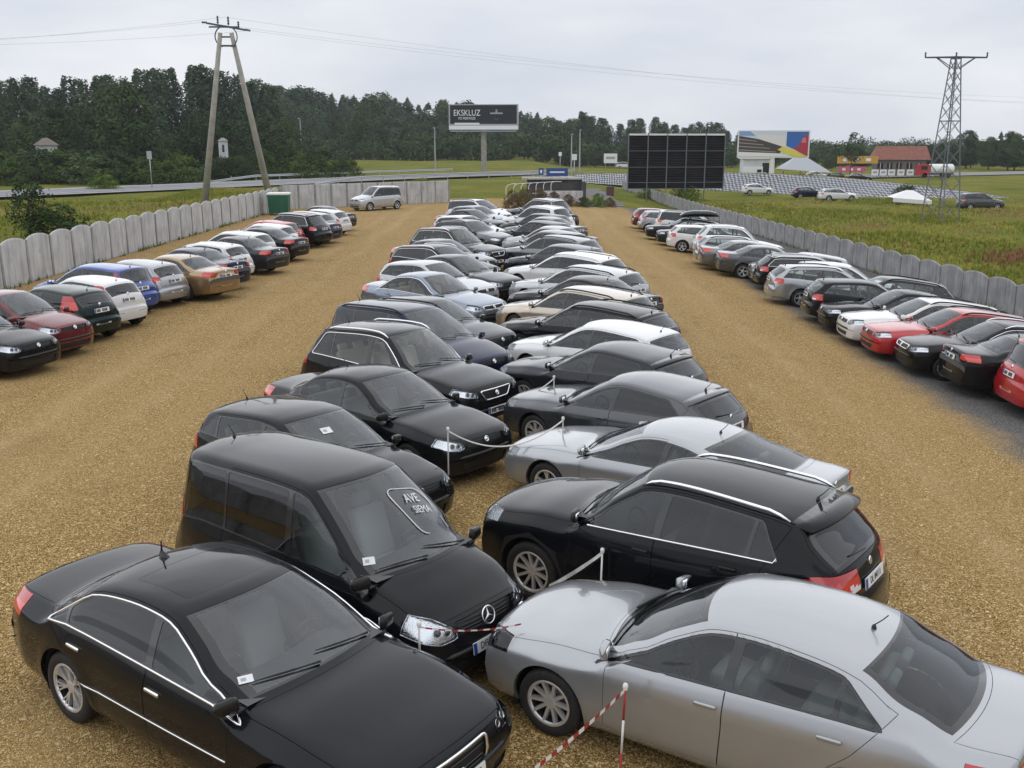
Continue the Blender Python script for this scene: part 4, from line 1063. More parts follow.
CARS_A = [
 ('hatchback','black','nose',47,352,HA_OUT,'black hatchback','with its headlights towards the lane'),
 ('compact_mpv','darkred','nose',86,335,HA_OUT,'dark red compact people carrier','with its headlights towards the lane'),
 ('fin_hatch','bottle','tail',108,319,HA_IN,'dark three-door hatchback','with tall red tail lamps'),
 ('fin_hatch','white','tail',133,308,HA_IN,'white three-door hatchback',''),
 ('compact_mpv','blue','tail',143,297,HA_IN,'blue compact people carrier','with tall red tail lamps'),
 ('small_hatch','silver','tail',185,287,HA_IN,'silver hatchback','with spoked alloy wheels'),
 ('saloon','gold','tail',222,283,HA_IN,'gold saloon',''),
 ('saloon','navy','tail',232,275,HA_IN,'navy saloon',''),
 ('small_hatch','white','tail',245,266,HA_IN,'white hatchback','with red tail lamps'),
 ('saloon','anthracite','tail',281,259,HA_IN,'anthracite saloon','with bright alloy wheels'),
 ('hatchback','white','tail',277,251,HA_IN,'white hatchback',''),
 ('saloon','black','tail',296,249,HA_IN,'black saloon',''),
 ('small_hatch','white','tail',300,242,HA_IN,'white hatchback',''),
 ('hatchback','red','tail',304,238,HA_IN,'red hatchback',''),
 ('suv','black','tail',317,237,HA_IN,'black off-roader',''),
 ('saloon','navy','tail',333,232.5,HA_IN,'navy saloon',''),
 ('estate','silver','tail',334,228,HA_IN,'silver estate',''),
 ('hatchback','white','tail',346,225,HA_IN,'white hatchback','last but one of its row'),
 ('saloon','black','tail',351,221,HA_IN,'black saloon','at the far end of its row'),
]
HB_IN, HB_OUT = R(-3), R(176)
CARS_B = [
 ('minivan','red','tail',1003,385,HB_IN,'red people carrier','with a dark rear window'),
 ('saloon','black','tail',948,366,HB_IN,'black saloon','with red tail lamps towards the lane'),
 ('chrome_estate','black','nose',905,358,HB_OUT,'black estate','with its headlights towards the lane'),
 ('estate','red','nose',877,345,HB_OUT,'bright red estate','with its headlights towards the lane'),
 ('estate','white','nose',854,333,HB_OUT,'white estate','with its headlights towards the lane'),
 ('saloon','black','nose',830,319,HB_OUT,'black saloon','with its headlights towards the lane'),
 ('hatchback','black','tail',820,309,HB_IN,'black hatchback','with red tail lamps'),
 ('estate','anthracite','nose',806,300,HB_OUT,'anthracite estate',''),
 ('estate','silver','tail',781,293,HB_IN,'silver estate',''),
 ('hatchback','white','roof',824,262,HB_IN,'white hatchback',''),
 ('chrome_estate','black','tail',757,276,HB_IN,'black estate','with chrome window surrounds'),
 ('hatchback','silver','nose',748,271,HB_OUT,'silver hatchback',''),
 ('saloon','graphite','tail',715,261,HB_IN,'graphite saloon','with bright alloy wheels'),
 ('saloon','grey','tail',699,256,HB_IN,'grey saloon',''),
 ('estate','silver','tail',694,252,HB_IN,'silver estate',''),
 ('suv','white','tail',690,243,HB_IN,'white off-roader',''),
 ('hatchback','white','tail',666,239,HB_IN,'white hatchback',''),
 ('saloon','bottle','nose',655,235,HB_OUT,'dark green saloon','with its headlights towards the lane'),
 ('estate','black','nose',644,230,HB_OUT,'black estate','carrying a long roof box'),
 ('minivan','white','tail',652,225,HB_IN,'white people carrier',''),
 ('small_hatch','silver','tail',637,222,HB_IN,'silver hatchback',''),
 ('hatchback','darkred','tail',630,218.5,HB_IN,'dark red hatchback','at the end of the row'),
]
PLACED = []
def ref_local(ct, ref):
    p = ct.p
    return {'nose': (p['FO'], .5), 'tail': (ct.xt, .6), 'roof': ((p['xw']+p['xr'])/2, p['H']), 'ws': (p['xw'], p['H']-.05), 'rt': (p['xr'], p['H']-.1)}[ref]
def where(ct, ref, a, b, hd):
    if ref == 'axle': return Vector((a, b, 0))
    lx, lz = ref_local(ct, ref); q = at(a, b, lz); return Vector((q.x-lx*math.cos(hd), q.y-lx*math.sin(hd), 0))
def lay_row(rows, group, regs=None):
    for i, (ty, pc, ref, a, b, hd, short, extra) in enumerate(rows):
        ct = CT[ty]; w = where(ct, ref, a, b, hd); hd += R(random.uniform(-2.2, 2.2)) if i > 2 else 0
        nb = [rows[k][6] for k in (i-1, i+1) if 0 <= k < len(rows)]
        if extra: lab = f'{short} {extra}, beside the {nb[-1]}'
        else: lab = f'{short} between the {nb[0]} and the {nb[-1]}'
        PLACED.append([lab, ct, w, hd, group, i, pc, short, (regs or {}).get(i), 0 if (i < 2 and group in (ROW_L, ROW_R)) or (i == 0 and group == ROW_B) else 1])
# spacing check
def corners(ct, w, hd, sh=.02):
    p = ct.p; c, s_ = math.cos(hd), math.sin(hd); hw = p['W']-sh
    return [(w.x+x*c-y*s_, w.y+x*s_+y*c) for x, y in ((p['FO'], hw*.8), (p['FO']-.4, hw), (ct.xt+.2, hw), (ct.xt, hw*.8), (ct.xt, -hw*.8), (ct.xt+.2, -hw), (p['FO']-.4, -hw), (p['FO'], -hw*.8))]
def depth_overlap(A, B):
    best = 9
    for P, Q in ((A, B), (B, A)):
        for i in range(len(P)):
            a, b = P[i], P[(i+1) % len(P)]; n_ = (b[1]-a[1], a[0]-b[0]); l = math.hypot(*n_); n_ = (n_[0]/l, n_[1]/l)
            pa = [q[0]*n_[0]+q[1]*n_[1] for q in P]; pb = [q[0]*n_[0]+q[1]*n_[1] for q in Q]
            best = min(best, min(max(pa), max(pb))-max(min(pa), min(pb)))
    return best
lay_row(CARS_L, ROW_L, {0: ('DW 4K017', None), 1: ('DGL 71UN', None)})
lay_row(CARS_R, ROW_R, {1: (None, 'DL 84111')})
lay_row(CARS_A, ROW_A); lay_row(CARS_B, ROW_B)
# nobody parks inside another car: ease neighbours apart until every one has some room
for it in range(160):
    worst = 0
    for i in range(len(PLACED)):
        for j in range(i):
            A, B = PLACED[i], PLACED[j]
            if (A[2]-B[2]).length > 7: continue
            CA, CB = corners(A[1], A[2], A[3]), corners(B[1], B[2], B[3]); best = (9, None)
            for P_ in (CA, CB):
                for k in range(len(P_)):
                    a, b = P_[k], P_[(k+1) % len(P_)]; n_ = (b[1]-a[1], a[0]-b[0]); l = math.hypot(*n_); n_ = (n_[0]/l, n_[1]/l)
                    pa = [q[0]*n_[0]+q[1]*n_[1] for q in CA]; pb = [q[0]*n_[0]+q[1]*n_[1] for q in CB]
                    o1, o2 = max(pb)-min(pa), max(pa)-min(pb)
                    if o1 < best[0]: best = (o1, n_)
                    if o2 < best[0]: best = (o2, (-n_[0], -n_[1]))
            d = best[0]+.16
            if d > 0:
                worst = max(worst, d); wa, wb = A[9], B[9]
                if wa+wb == 0: continue
                n_ = Vector((best[1][0], best[1][1], 0))*(d*.5); A[2] = A[2]+n_*(wa/(wa+wb)); B[2] = B[2]-n_*(wb/(wa+wb))
    if worst < .10: break
for (lab, ct, w, hd, group, i, pc, short, regs, fr_) in PLACED:
    place_car(ct, w, hd, PT[pc], lab, 'van' if 'van' in short else 'car', group, 'parked_car', near=w.y < 42, regs=regs, handle=M_CHROME if ct.p['name'] in ('limousine', 'coupe') else None)
place_car(CT['tall_minivan'], where(CT['tall_minivan'], 'nose', 354, 204.5, R(228)), R(228), PT['pale_silver'], 'silver people carrier standing alone in front of the flat-topped pale fence', 'van', None, 'parked_van', near=False)
# ================================================================== fences
M_CONC = mat('pale_concrete', (.56,.555,.56), .9, noise=(1.2,(.43,.43,.435),.42,.70), bump=(40,.35,.01))
M_CONCD = mat('grey_concrete', (.28,.277,.287), .92, noise=(1.6,(.38,.375,.375),.40,.66), bump=(30,.6,.015))
def streaked(m, k):
    t = m.node_tree; b = t.nodes['Principled BSDF']; src = b.inputs['Base Color'].links[0].from_socket; g = N(t, 'ShaderNodeNewGeometry').outputs['Position']
    mp_ = N(t, 'ShaderNodeMapping'); mp_.inputs['Scale'].default_value = (5, 5, .55); t.links.new(g, mp_.inputs['Vector'])
    c_ = mixc(t, 1.0, src, ramp(t, [(.40, (1,1,1)), (.72, (k,k,k*.97))], noise(t, mp_.outputs['Vector'], 1.0, 6, .65)), 'MULTIPLY'); t.links.new(c_, b.inputs['Base Color'])
    sp = ramp(t, [(.60, (1,1,1)), (.70, (.72,.76,.66))], noise(t, g, 2.2, 6, .7)); t.links.new(mixc(t, 1.0, c_, sp, 'MULTIPLY'), b.inputs['Base Color'])
streaked(M_CONC, .62); streaked(M_CONCD, .60)
M_STEEL = mat('galvanised_steel', (.42,.44,.46), .45, .7)
M_DSTEEL = mat('dark_steel', (.10,.11,.12), .5, .7)
M_POLE = mat('concrete_pole', (.34,.32,.28), .85, noise=(2,(.25,.235,.21),.4,.7))
M_WHITE = mat('white_paint', (.75,.75,.74), .5)
def arch_panel(w, h, rise, th, n=10):
    """a cast panel with a rounded top and a slightly raised face"""
    pr = [(-w/2, 0)]+[(-w/2+w*k/n, h+rise*(1-(2*k/n-1)**2)**.75) for k in range(n+1)]+[(w/2, 0)]
    b = MB(); m = len(pr); q = .05
    ins = [((x*(1-2*q/w)), (z*(1-q/h) if z > 0 else q)) for x, z in pr]
    vs = [(x, -th/2, z) for x, z in pr]+[(x, th/2, z) for x, z in pr]+[(x, -th/2-.018, z) for x, z in ins]+[(x, th/2+.018, z) for x, z in ins]
    fs = [(i, m+i, m+(i+1) % m, (i+1) % m) for i in range(m)]
    fs += [(i, (i+1) % m, 2*m+(i+1) % m, 2*m+i) for i in range(m)]+[tuple(2*m+i for i in range(m))]
    fs += [(m+(i+1) % m, m+i, 3*m+i, 3*m+(i+1) % m) for i in range(m)]+[tuple(3*m+i for i in range(m))[::-1]]
    b.add(vs, fs); return b
def run_fence(name, p0, p1, pitch, h, rise, m, mpost, label, cat='fence', post_top=0.0):
    p0, p1 = Vector(p0), Vector(p1); d = p1-p0; n = int(round(d.length/pitch)); st = d/n; ang = math.atan2(d.y, d.x); w = st.length
    root = empty(name, (p0.x, p0.y, gz(p0.x, p0.y))); tag(root, label, cat)
    pm = arch_panel(w-.12, h, rise, .05).mesh(name+'_panel', m)
    pb = MB(); pb.box((0, 0, (h+post_top)/2-.15), (.12, .13, h+post_top+.3)); pmsh = pb.mesh(name+'_post', mpost)
    for i in range(n+1):
        q = p0+st*i
        for nm, me, off in (('post', pmsh, 0), ('panel', pm, .5)):
            if off and i == n: continue
            c = p0+st*(i+off); o = mesh_obj(nm, me, root); o.location = (c.x-p0.x, c.y-p0.y, gz(c.x, c.y)-gz(p0.x, p0.y)-.03+random.uniform(-.012, .012)); o.rotation_euler = (random.uniform(-.008, .008), 0, ang+random.uniform(-.006, .006))
    return root
run_fence('concrete_fence', (XL, -16, 0), (XL, 80, 0), 2.0, 1.62, .17, M_CONC, M_CONCD, 'pale grey concrete fence with rounded panel tops behind the green bin')
run_fence('concrete_fence', (XL+.2, 80.2, 0), (-5.6, 90.2, 0), 1.45, 1.90, .0, M_CONC, M_CONCD, 'flat-topped pale concrete fence behind the lone silver people carrier')
run_fence('scalloped_fence', (XF(22), 22, 0), (XF(150), 150, 0), 2.13, 1.14, .16, M_CONCD, M_CONCD, 'dark grey scalloped concrete fence along the meadow with the pylon')

# ================================================================== roads and paved ground
M_ASPH = mat('asphalt', (.20,.20,.225), .85, noise=(.35,(.15,.15,.17),.4,.7))
M_VERGE = mat('road_shoulder', (.30,.29,.28), .9, noise=(.8,(.22,.22,.2),.4,.7))
def ribbon(name, pts, w, z, m, offs=0.0):
    pts = [Vector((x, y, 0)) for x, y in pts]; v = []; f = []; P = []
    for i in range(len(pts)-1):
        a, b, c, d = pts[max(i-1, 0)], pts[i], pts[i+1], pts[min(i+2, len(pts)-1)]
        for k in range(6):
            t = k/6; P.append(.5*((2*b)+(c-a)*t+(2*a-5*b+4*c-d)*t*t+(3*b-a-3*c+d)*t**3))
    P.append(pts[-1])
    for i, p_ in enumerate(P):
        d = (P[min(i+1, len(P)-1)]-P[max(i-1, 0)]).normalized(); n_ = Vector((-d.y, d.x, 0))
        for s_ in (-1, 1): q = p_+n_*(offs+s_*w/2); v.append((q.x, q.y, gz(q.x, q.y)+z))
    for i in range(len(P)-1): f.append((2*i, 2*i+2, 2*i+3, 2*i+1))
    o = mesh_obj(name, mesh_from(name, v, f, [m])); o['kind'] = 'structure'; return o, P
RP = [(-110,48),(-78,76),(-53,101),(-34,127),(-22,145),(-8,162),(14,176),(45,192),(110,226),(260,300)]
ribbon('road_shoulder', RP, 13.5, .14, M_VERGE)
_, RC = ribbon('road', RP, 8.6, .16, M_ASPH)
for off in (-3.9, 3.9): ribbon('road_edge_line', RP, .22, .18, M_WHITE, off)
def guardrail(pts, h, label):
    root = empty('guardrail', (pts[0][0], pts[0][1], 0)); tag(root, label, 'guardrail')
    o3 = Vector((pts[0][0], pts[0][1], 0)); V = [Vector((x, y, 0)) for x, y in pts]; L_ = [0]
    for a, b in zip(V, V[1:]): L_.append(L_[-1]+(b-a).length)
    n = int(L_[-1]/4); P = []
    for i in range(n+1):
        s_ = L_[-1]*i/n; k = max(j for j in range(len(L_)) if L_[j] <= s_+1e-6); k = min(k, len(V)-2); P.append(V[k].lerp(V[k+1], (s_-L_[k])/(L_[k+1]-L_[k])))
    b = MB(); prof = [(0, .0), (.05, .06), (.0, .13), (0, .18), (.05, .25), (0, .31)]; vs = []; fs = []
    for i, p_ in enumerate(P):
        d = (P[min(i+1, n)]-P[max(i-1, 0)]).normalized(); nn = Vector((d.y, -d.x, 0)); zz = h-.31+(-h*.8 if i == 0 else -h*.35 if i == 1 else 0)
        for (o_, z) in prof: q = p_+nn*(o_+.06)-o3; vs.append((q.x, q.y, zz+z))
    m_ = len(prof)
    for i in range(n):
        for j in range(m_-1): fs.append((i*m_+j, (i+1)*m_+j, (i+1)*m_+j+1, i*m_+j+1))
    b.add(vs, fs); b.obj('rail', M_STEEL, root)
    pb = MB(); pb.box((0, 0, h/2-.1), (.1, .1, h+.1)); me = pb.mesh('rail_post', M_STEEL)
    for p_ in P[1:]: o = mesh_obj('post', me, root); o.location = p_-o3
guardrail([(-40,133),(-30,146),(-22,158),(-10,172)], .85, 'galvanised guardrail on the forest side of the road')
guardrail([(-24.5,126),(-15,140),(-5,152),(10,164)], .85, 'galvanised guardrail on the fence side of the road')
# openwork slab embankment beyond the meadow
mL, tL, bL = nodes_mat('openwork_slabs'); gL = N(tL, 'ShaderNodeNewGeometry').outputs['Position']
mpL = N(tL, 'ShaderNodeMapping'); mpL.inputs['Rotation'].default_value = (0, R(38), 0); mpL.inputs['Scale'].default_value = (1.0, 0.0, 1.45); tL.links.new(gL, mpL.inputs['Vector'])
dsL = N(tL, 'ShaderNodeVectorMath', operation='ADD'); nvL = N(tL, 'ShaderNodeTexNoise'); nvL.inputs['Scale'].default_value = 1.1; tL.links.new(gL, nvL.inputs['Vector']); scL = N(tL, 'ShaderNodeVectorMath', operation='SCALE'); scL.inputs['Scale'].default_value = .35; tL.links.new(nvL.outputs['Color'], scL.inputs[0]); tL.links.new(mpL.outputs['Vector'], dsL.inputs[0]); tL.links.new(scL.outputs[0], dsL.inputs[1])
ckL = N(tL, 'ShaderNodeTexChecker'); ckL.inputs['Scale'].default_value = 3.4; tL.links.new(dsL.outputs[0], ckL.inputs['Vector'])
colL = ramp(tL, [(.0, (.05,.055,.06)), (1, (.36,.365,.385))], ckL.outputs['Fac'])
colL = mixc(tL, ramp(tL, [(.45, (0,0,0)), (.7, (.5,.5,.5))], noise(tL, gL, .08, 4)), colL, (.24,.25,.28)); tL.links.new(colL, bL.inputs['Base Color']); bL.inputs['Roughness'].default_value = .9
def patch(name, px, m, z, nsub=10, kind='structure'):
    A, B, C_, D = [at(*q) for q in px]; v = []; f = []
    for j in range(nsub+1):
        for i in range(nsub+1):
            q = A.lerp(B, i/nsub).lerp(D.lerp(C_, i/nsub), j/nsub); v.append((q.x, q.y, gz(q.x, q.y)+z))
    for j in range(nsub):
        for i in range(nsub): f.append((j*(nsub+1)+i, j*(nsub+1)+i+1, (j+1)*(nsub+1)+i+1, (j+1)*(nsub+1)+i))
    o = mesh_obj(name, mesh_from(name, v, f, [m])); o['kind'] = kind; return o
EMB = [(575, 181.5, 173), (640, 186, 172.5), (722, 190, 171.5), (780, 193, 173.5), (830, 195, 176), (890, 197, 181.5), (948, 198.5, 188), (1010, 199.5, 197.5)]
v_ = []; f_ = []
for (px, pb, pt) in EMB:
    q = at(px, pb); t_ = Vector((q.x*1.035, q.y+4.6, 0)); dd = t_.y*.972+1.2; zt_ = max(gz(t_.x, t_.y)+.05, CAM_H+(HORIZ-pt)*dd/1000)
    v_ += [(q.x, q.y, q.z-.1), (t_.x, t_.y, zt_), (t_.x*1.02, t_.y+3, zt_), (t_.x*1.05, t_.y+7, gz(t_.x, t_.y)-.2)]
for i in range(len(EMB)-1):
    for k in range(3): f_.append((4*i+k, 4*(i+1)+k, 4*(i+1)+k+1, 4*i+k+1))
o_ = mesh_obj('slab_embankment', mesh_from('slab_embankment', v_, f_, [mL, M_GRASS], [0 if k == 0 else 1 for i in range(len(EMB)-1) for k in range(3)], False)); o_['kind'] = 'structure'
patch('path', [(585,207),(626,207),(600,189),(583,189)], mat('dark_path', (.085,.085,.095), .9, noise=(1,(.14,.14,.14),.4,.7)), .05, 6)

# ================================================================== foliage
def leaf_mat(name, c0, c1, c2):
    m, t, b = nodes_mat(name); g = N(t, 'ShaderNodeNewGeometry').outputs['Position']; oi = N(t, 'ShaderNodeObjectInfo')
    f = math_(t, 'ADD', math_(t, 'MULTIPLY', noise(t, g, .55, 3), .75), math_(t, 'MULTIPLY', oi.outputs['Random'], .25))
    col = ramp(t, [(.36, c0), (.52, c1), (.72, c2)], f)
    t.links.new(col, b.inputs['Base Color']); b.inputs['Roughness'].default_value = .75; b.inputs['Specular IOR Level'].default_value = .12
    return m
ML_D = leaf_mat('dark_leaves', (.026,.047,.018), (.046,.076,.027), (.074,.108,.038))
ML_P = leaf_mat('poplar_leaves', (.034,.062,.034), (.054,.090,.048), (.080,.120,.062))
ML_B = leaf_mat('bush_leaves', (.028,.055,.012), (.050,.085,.018), (.085,.120,.026))
ML_Y = leaf_mat('bright_leaves', (.075,.125,.015), (.125,.175,.022), (.190,.225,.035))
ML_R = leaf_mat('rusty_leaves', (.085,.05,.035), (.14,.085,.055), (.12,.12,.045))
M_BARK = mat('bark', (.075,.06,.045), .95, noise=(3,(.13,.115,.095),.4,.7), bump=(8,.6,.03))
def leaf_quad(rnd, v, f, p_, nn, s_):
    t1 = nn.orthogonal().normalized(); t1 = (Matrix.Rotation(rnd.uniform(0, 6.28), 3, nn) @ t1)*s_; t2 = nn.cross(t1)*rnd.uniform(.45, .85); k = len(v)
    v += [p_-t1*.5, p_+t2*.5, p_+t1*.6, p_-t2*.5]; f.append((k, k+1, k+2, k+3))
def leaf_cloud(rnd, centres, size, per):
    v = []; f = []
    for (cx, cy, cz, rx, rz) in centres:
        for _ in range(int(per*rx*rx*1.3+per*.4)):
            while True:
                a, b, c = rnd.uniform(-1, 1), rnd.uniform(-1, 1), rnd.uniform(-1, 1); d = a*a+b*b+c*c
                if .18 < d < 1: break
            nn = Vector((a+rnd.uniform(-.7, .7), b+rnd.uniform(-.7, .7), c*.8+.35+rnd.uniform(-.7, .7))).normalized()
            leaf_quad(rnd, v, f, Vector((cx+a*rx, cy+b*rx, cz+c*rz)), nn, size*rnd.uniform(.55, 1.25))
    return v, f
TREEM = {}
KIND = {   # height, crown start, widest radius, radius profile, leaf size, leaves, gap threshold, lobes
 'broad': (12.0, .10, 3.9, lambda h: math.sin(math.pi*min(1, .10+.88*h))**.62, .40, 5200, -.50, .24),
 'poplar': (18.0, .05, 2.3, lambda h: (math.sin(math.pi*min(1, .16+.76*h))**.5)*(1-.30*h), .40, 5200, -.50, .26),
 'pine': (15.0, .10, 2.9, lambda h: (1-h**1.5)**.8+.03, .38, 4200, -.50, .28),
 'sparse': (9.0, .38, 2.6, lambda h: math.sin(math.pi*min(1, .12+.84*h))**.6, .34, 1300, .10, .35),
 'sapling': (3.0, .10, .85, lambda h: math.sin(math.pi*min(1, .2+.75*h))**.7, .13, 1500, .02, .4),
 'bush': (2.6, .0, 1.5, lambda h: (1-h**2.2)**.6, .15, 3200, -.40, .30)}
def tree_mesh(kind, seed):
    key = (kind, seed)
    if key in TREEM: return TREEM[key]
    rnd = random.Random(seed*31+len(kind)); T_ = MB(); H, h0, Rm, prof, size, cnt, thr, lob = KIND[kind]
    ph = [(rnd.uniform(0, 6.28), rnd.uniform(0, 6.28), rnd.randint(1, 4), rnd.uniform(3, 15)) for _ in range(6)]
    q3 = [(Vector((rnd.gauss(0, 1), rnd.gauss(0, 1), rnd.gauss(0, .9))).normalized()*rnd.uniform(1.2, 3.4)*(3.6/Rm), rnd.uniform(0, 6.28)) for _ in range(7)]
    lobe = lambda a, h: sum(math.sin(k*a+p0+fz*h)*math.cos(p1+fz*.6*h) for p0, p1, k, fz in ph)/2.6
    dens = lambda p_: sum(math.sin(p_.dot(w)+p0) for w, p0 in q3)/3.0
    lean = (rnd.uniform(-.03, .03), rnd.uniform(-.03, .03)); v = []; f = []; limbs = []; n = 0
    while n < cnt:
        h = rnd.random(); rr = prof(h)
        if rnd.random() > rr**.8+.05: continue
        a = rnd.uniform(0, 6.28); R_ = Rm*rr*(1+lob*lobe(a, h)); u = rnd.random()**.42; z = H*(h0+(1-h0)*h)
        p_ = Vector((R_*u*math.cos(a)+lean[0]*z, R_*u*math.sin(a)+lean[1]*z, z+rnd.gauss(0, size*.6)))
        if dens(p_) < thr: continue
        nn = Vector((math.cos(a)*u+rnd.gauss(0, .55), math.sin(a)*u+rnd.gauss(0, .55), .45+rnd.gauss(0, .55)))
        if nn.length < .05: continue
        leaf_quad(rnd, v, f, p_, nn.normalized(), size*rnd.uniform(.5, 1.35)); n += 1
        if n % 130 == 0: limbs.append(p_)
    top = H*.86; r0 = H*.015+.02; pts = [(lean[0]*top*k/5, lean[1]*top*k/5, top*k/5-.3) for k in range(6)]
    T_.tube(pts, [r0*(1-.17*k) for k in range(6)], 7)
    for q in limbs:
        z0 = min(max(q.z*.66, h0*H*.7), top*.9); T_.tube([(lean[0]*z0, lean[1]*z0, z0), (q.x*.5, q.y*.5, (z0+q.z)/2+.1), (q.x*.92, q.y*.92, q.z)], [r0*.45, r0*.3, r0*.1], 5)
    TREEM[key] = (v, f, T_.v, T_.f, H, {}); return TREEM[key]
def plant(kind, seed, m, x, y, h, label, cat, group=None, name=None, wide=1.0, z=None):
    v, f, tv, tf, H, cache = tree_mesh(kind, seed)
    if m.name not in cache: cache[m.name] = (mesh_from(kind+'_crown', v, f, [m], smooth=False), mesh_from(kind+'_trunk', tv, tf, [M_BARK]))
    cm, tm = cache[m.name]
    root = empty(name or {'bush': 'shrub', 'sapling': 'young_tree', 'poplar': 'poplar_tree', 'pine': 'pine_tree'}.get(kind, 'leafy_tree'), (x, y, gz(x, y) if z is None else z), random.uniform(0, 6.28)); tag(root, label, cat, group)
    s_ = h/H; root.scale = (s_*wide, s_*wide, s_)
    mesh_obj('trunk' if kind not in ('bush',) else 'stems', tm, root); mesh_obj('crown', cm, root); return root
rt = random.Random(11)
def horizon_top(px, table):
    return float(np.interp(px, [q[0] for q in table], [q[1] for q in table]))
SKYL = [(-40,82),(0,80),(40,80),(62,86),(80,78),(110,76),(150,72),(190,69),(215,70),(250,78),(275,86),(300,91),(350,94),(400,98),(440,103),(490,105),(530,110),(560,114),(585,110),(600,112),(615,124),(640,117),(660,116),(675,122),(700,120),(720,122),(740,130),(770,138),(800,152),(830,150),(860,148),(900,150),(930,146),(950,137),(965,132),(985,140),(1000,133),(1024,136),(1060,138)]
def spot(px, d): return ((px-512)*d/1000, (d-1.2)/.972)
def top_z(py, d): return CAM_H+(HORIZ-py)*d/1000*.985
G1 = 'tall poplars standing at the back of the wood'
px = -30
while px < 285:
    d = rt.uniform(205, 235); x, y = spot(px, d); h = top_z(horizon_top(px, SKYL)+rt.uniform(-1, 7), d)
    plant('poplar', rt.randint(0, 3), ML_P if rt.random() < .5 else ML_D, x, y, h, 'tall narrow poplar with dense crown in the wood beside the road', 'tree', G1, wide=rt.uniform(1.15, 1.6)); px += rt.uniform(9, 15)
G2 = 'dark broad trees along the edge of the wood'
for i, px in enumerate(np.arange(-35, 300, 21.0)):
    d = rt.uniform(150, 180); x, y = spot(px+rt.uniform(-8, 8), d); h = top_z(rt.uniform(96, 125) if px < 150 else rt.uniform(112, 138), d)+.6
    plant('broad', rt.randint(0, 3), ML_D, x, y, h, 'dark broad-crowned tree at the edge of the wood beside the road', 'tree', G2, wide=rt.uniform(.95, 1.35))
x, y = spot(128, 140); plant('broad', 5, ML_D, x, y, top_z(84, 140), 'largest dark round tree in front of the poplar wood', 'tree', None, wide=1.15)
for k, (px, pt) in enumerate(((40, 152), (57, 153), (76, 150), (222, 156), (240, 155))):
    d = 138; x, y = spot(px, d); plant('broad', k % 4, ML_D, x, y, top_z(pt, d), 'small dark tree standing in front of the cottage' if k < 3 else 'small dark tree below the pale narrow house', 'tree', 'small trees before the cottages', wide=1.9)
G3 = 'trees of the distant wood beyond the billboard'
for px in np.arange(262, 585, 7.5):
    for row in range(2):
        d = rt.uniform(300, 340) if row == 0 else rt.uniform(350, 390); q = px+rt.uniform(-4, 4); x, y = spot(q, d)
        h = top_z(horizon_top(q, SKYL)+rt.uniform(-2, 6)+(18 if row == 0 else 0), d)
        plant('pine' if rt.random() < .4 else 'broad', rt.randint(0, 3), ML_D if rt.random() < .45 else ML_P, x, y, h, 'tree of the distant mixed wood beyond the single-pole billboard', 'tree', G3, wide=rt.uniform(1.0, 1.6))
G4 = 'poplars behind the dark panel wall'
for px in np.arange(578, 745, 8.0):
    q = px+rt.uniform(-3, 3); d = rt.uniform(300, 340); x, y = spot(q, d); h = top_z(horizon_top(q, SKYL)+rt.uniform(-4, 3), d)
    plant('poplar', rt.randint(0, 3), ML_P, x, y, h, 'poplar in the line behind the dark panel wall', 'tree', G4, wide=rt.uniform(1.5, 2.1))
for px in np.arange(570, 760, 11.0):
    d = rt.uniform(270, 290); q = px+rt.uniform(-4, 4); x, y = spot(q, d); plant('broad', rt.randint(0, 3), ML_D, x, y, top_z(rt.uniform(138, 146), d), 'low dark tree in front of the poplars behind the panel wall', 'tree', 'low trees below the poplars', wide=1.7)
G5 = 'trees behind the red-roofed building'
for px in np.arange(775, 1075, 10.0):
    q = px+rt.uniform(-4, 4); d = rt.uniform(245, 290); x, y = spot(q, d); h = top_z(horizon_top(q, SKYL)+rt.uniform(-2, 4), d)+1.6
    plant('pine' if q > 935 and rt.random() < .5 else 'broad', rt.randint(0, 3), ML_D, x, y, h, 'tree in the belt behind the red-roofed building', 'tree', G5, wide=rt.uniform(1.1, 1.7))
x, y = spot(850, 190); plant('sparse', 1, ML_D, x, y, top_z(134, 190)+1.6, 'thin open-crowned tree in front of the yellow sign', 'tree')
# undergrowth of the woods: nobody could count it
cl = []
for px in np.arange(-60, 300, 3.2):
    d = rt.uniform(180, 200); x, y = spot(px, d); cl.append((x, y, rt.uniform(1, 5.0), rt.uniform(1.5, 2.6), rt.uniform(1.6, 2.8)))
for px in np.arange(255, 590, 3.2):
    d = rt.uniform(292, 300); x, y = spot(px, d); cl.append((x, y, rt.uniform(1, 6), rt.uniform(2.0, 3.4), rt.uniform(2.0, 3.6)))
for px in np.arange(560, 1075, 4.0):
    d = rt.uniform(292, 302); x, y = spot(px, d); cl.append((x, y, rt.uniform(-.5, 3.6), rt.uniform(2.0, 3.2), rt.uniform(1.8, 3.0)))
for px in np.arange(700, 1100, 3.0):
    d = rt.uniform(420, 470); x, y = spot(px, d); cl.append((x, y, rt.uniform(-1, 3.6), 4.5, rt.uniform(2.5, 4.5)))
v, f = leaf_cloud(rt, cl, .8, 16); tag(mesh_obj('undergrowth', mesh_from('undergrowth', v, f, [ML_D], smooth=False)), 'dark undergrowth filling the woods below the crowns', 'undergrowth', None, 'stuff')
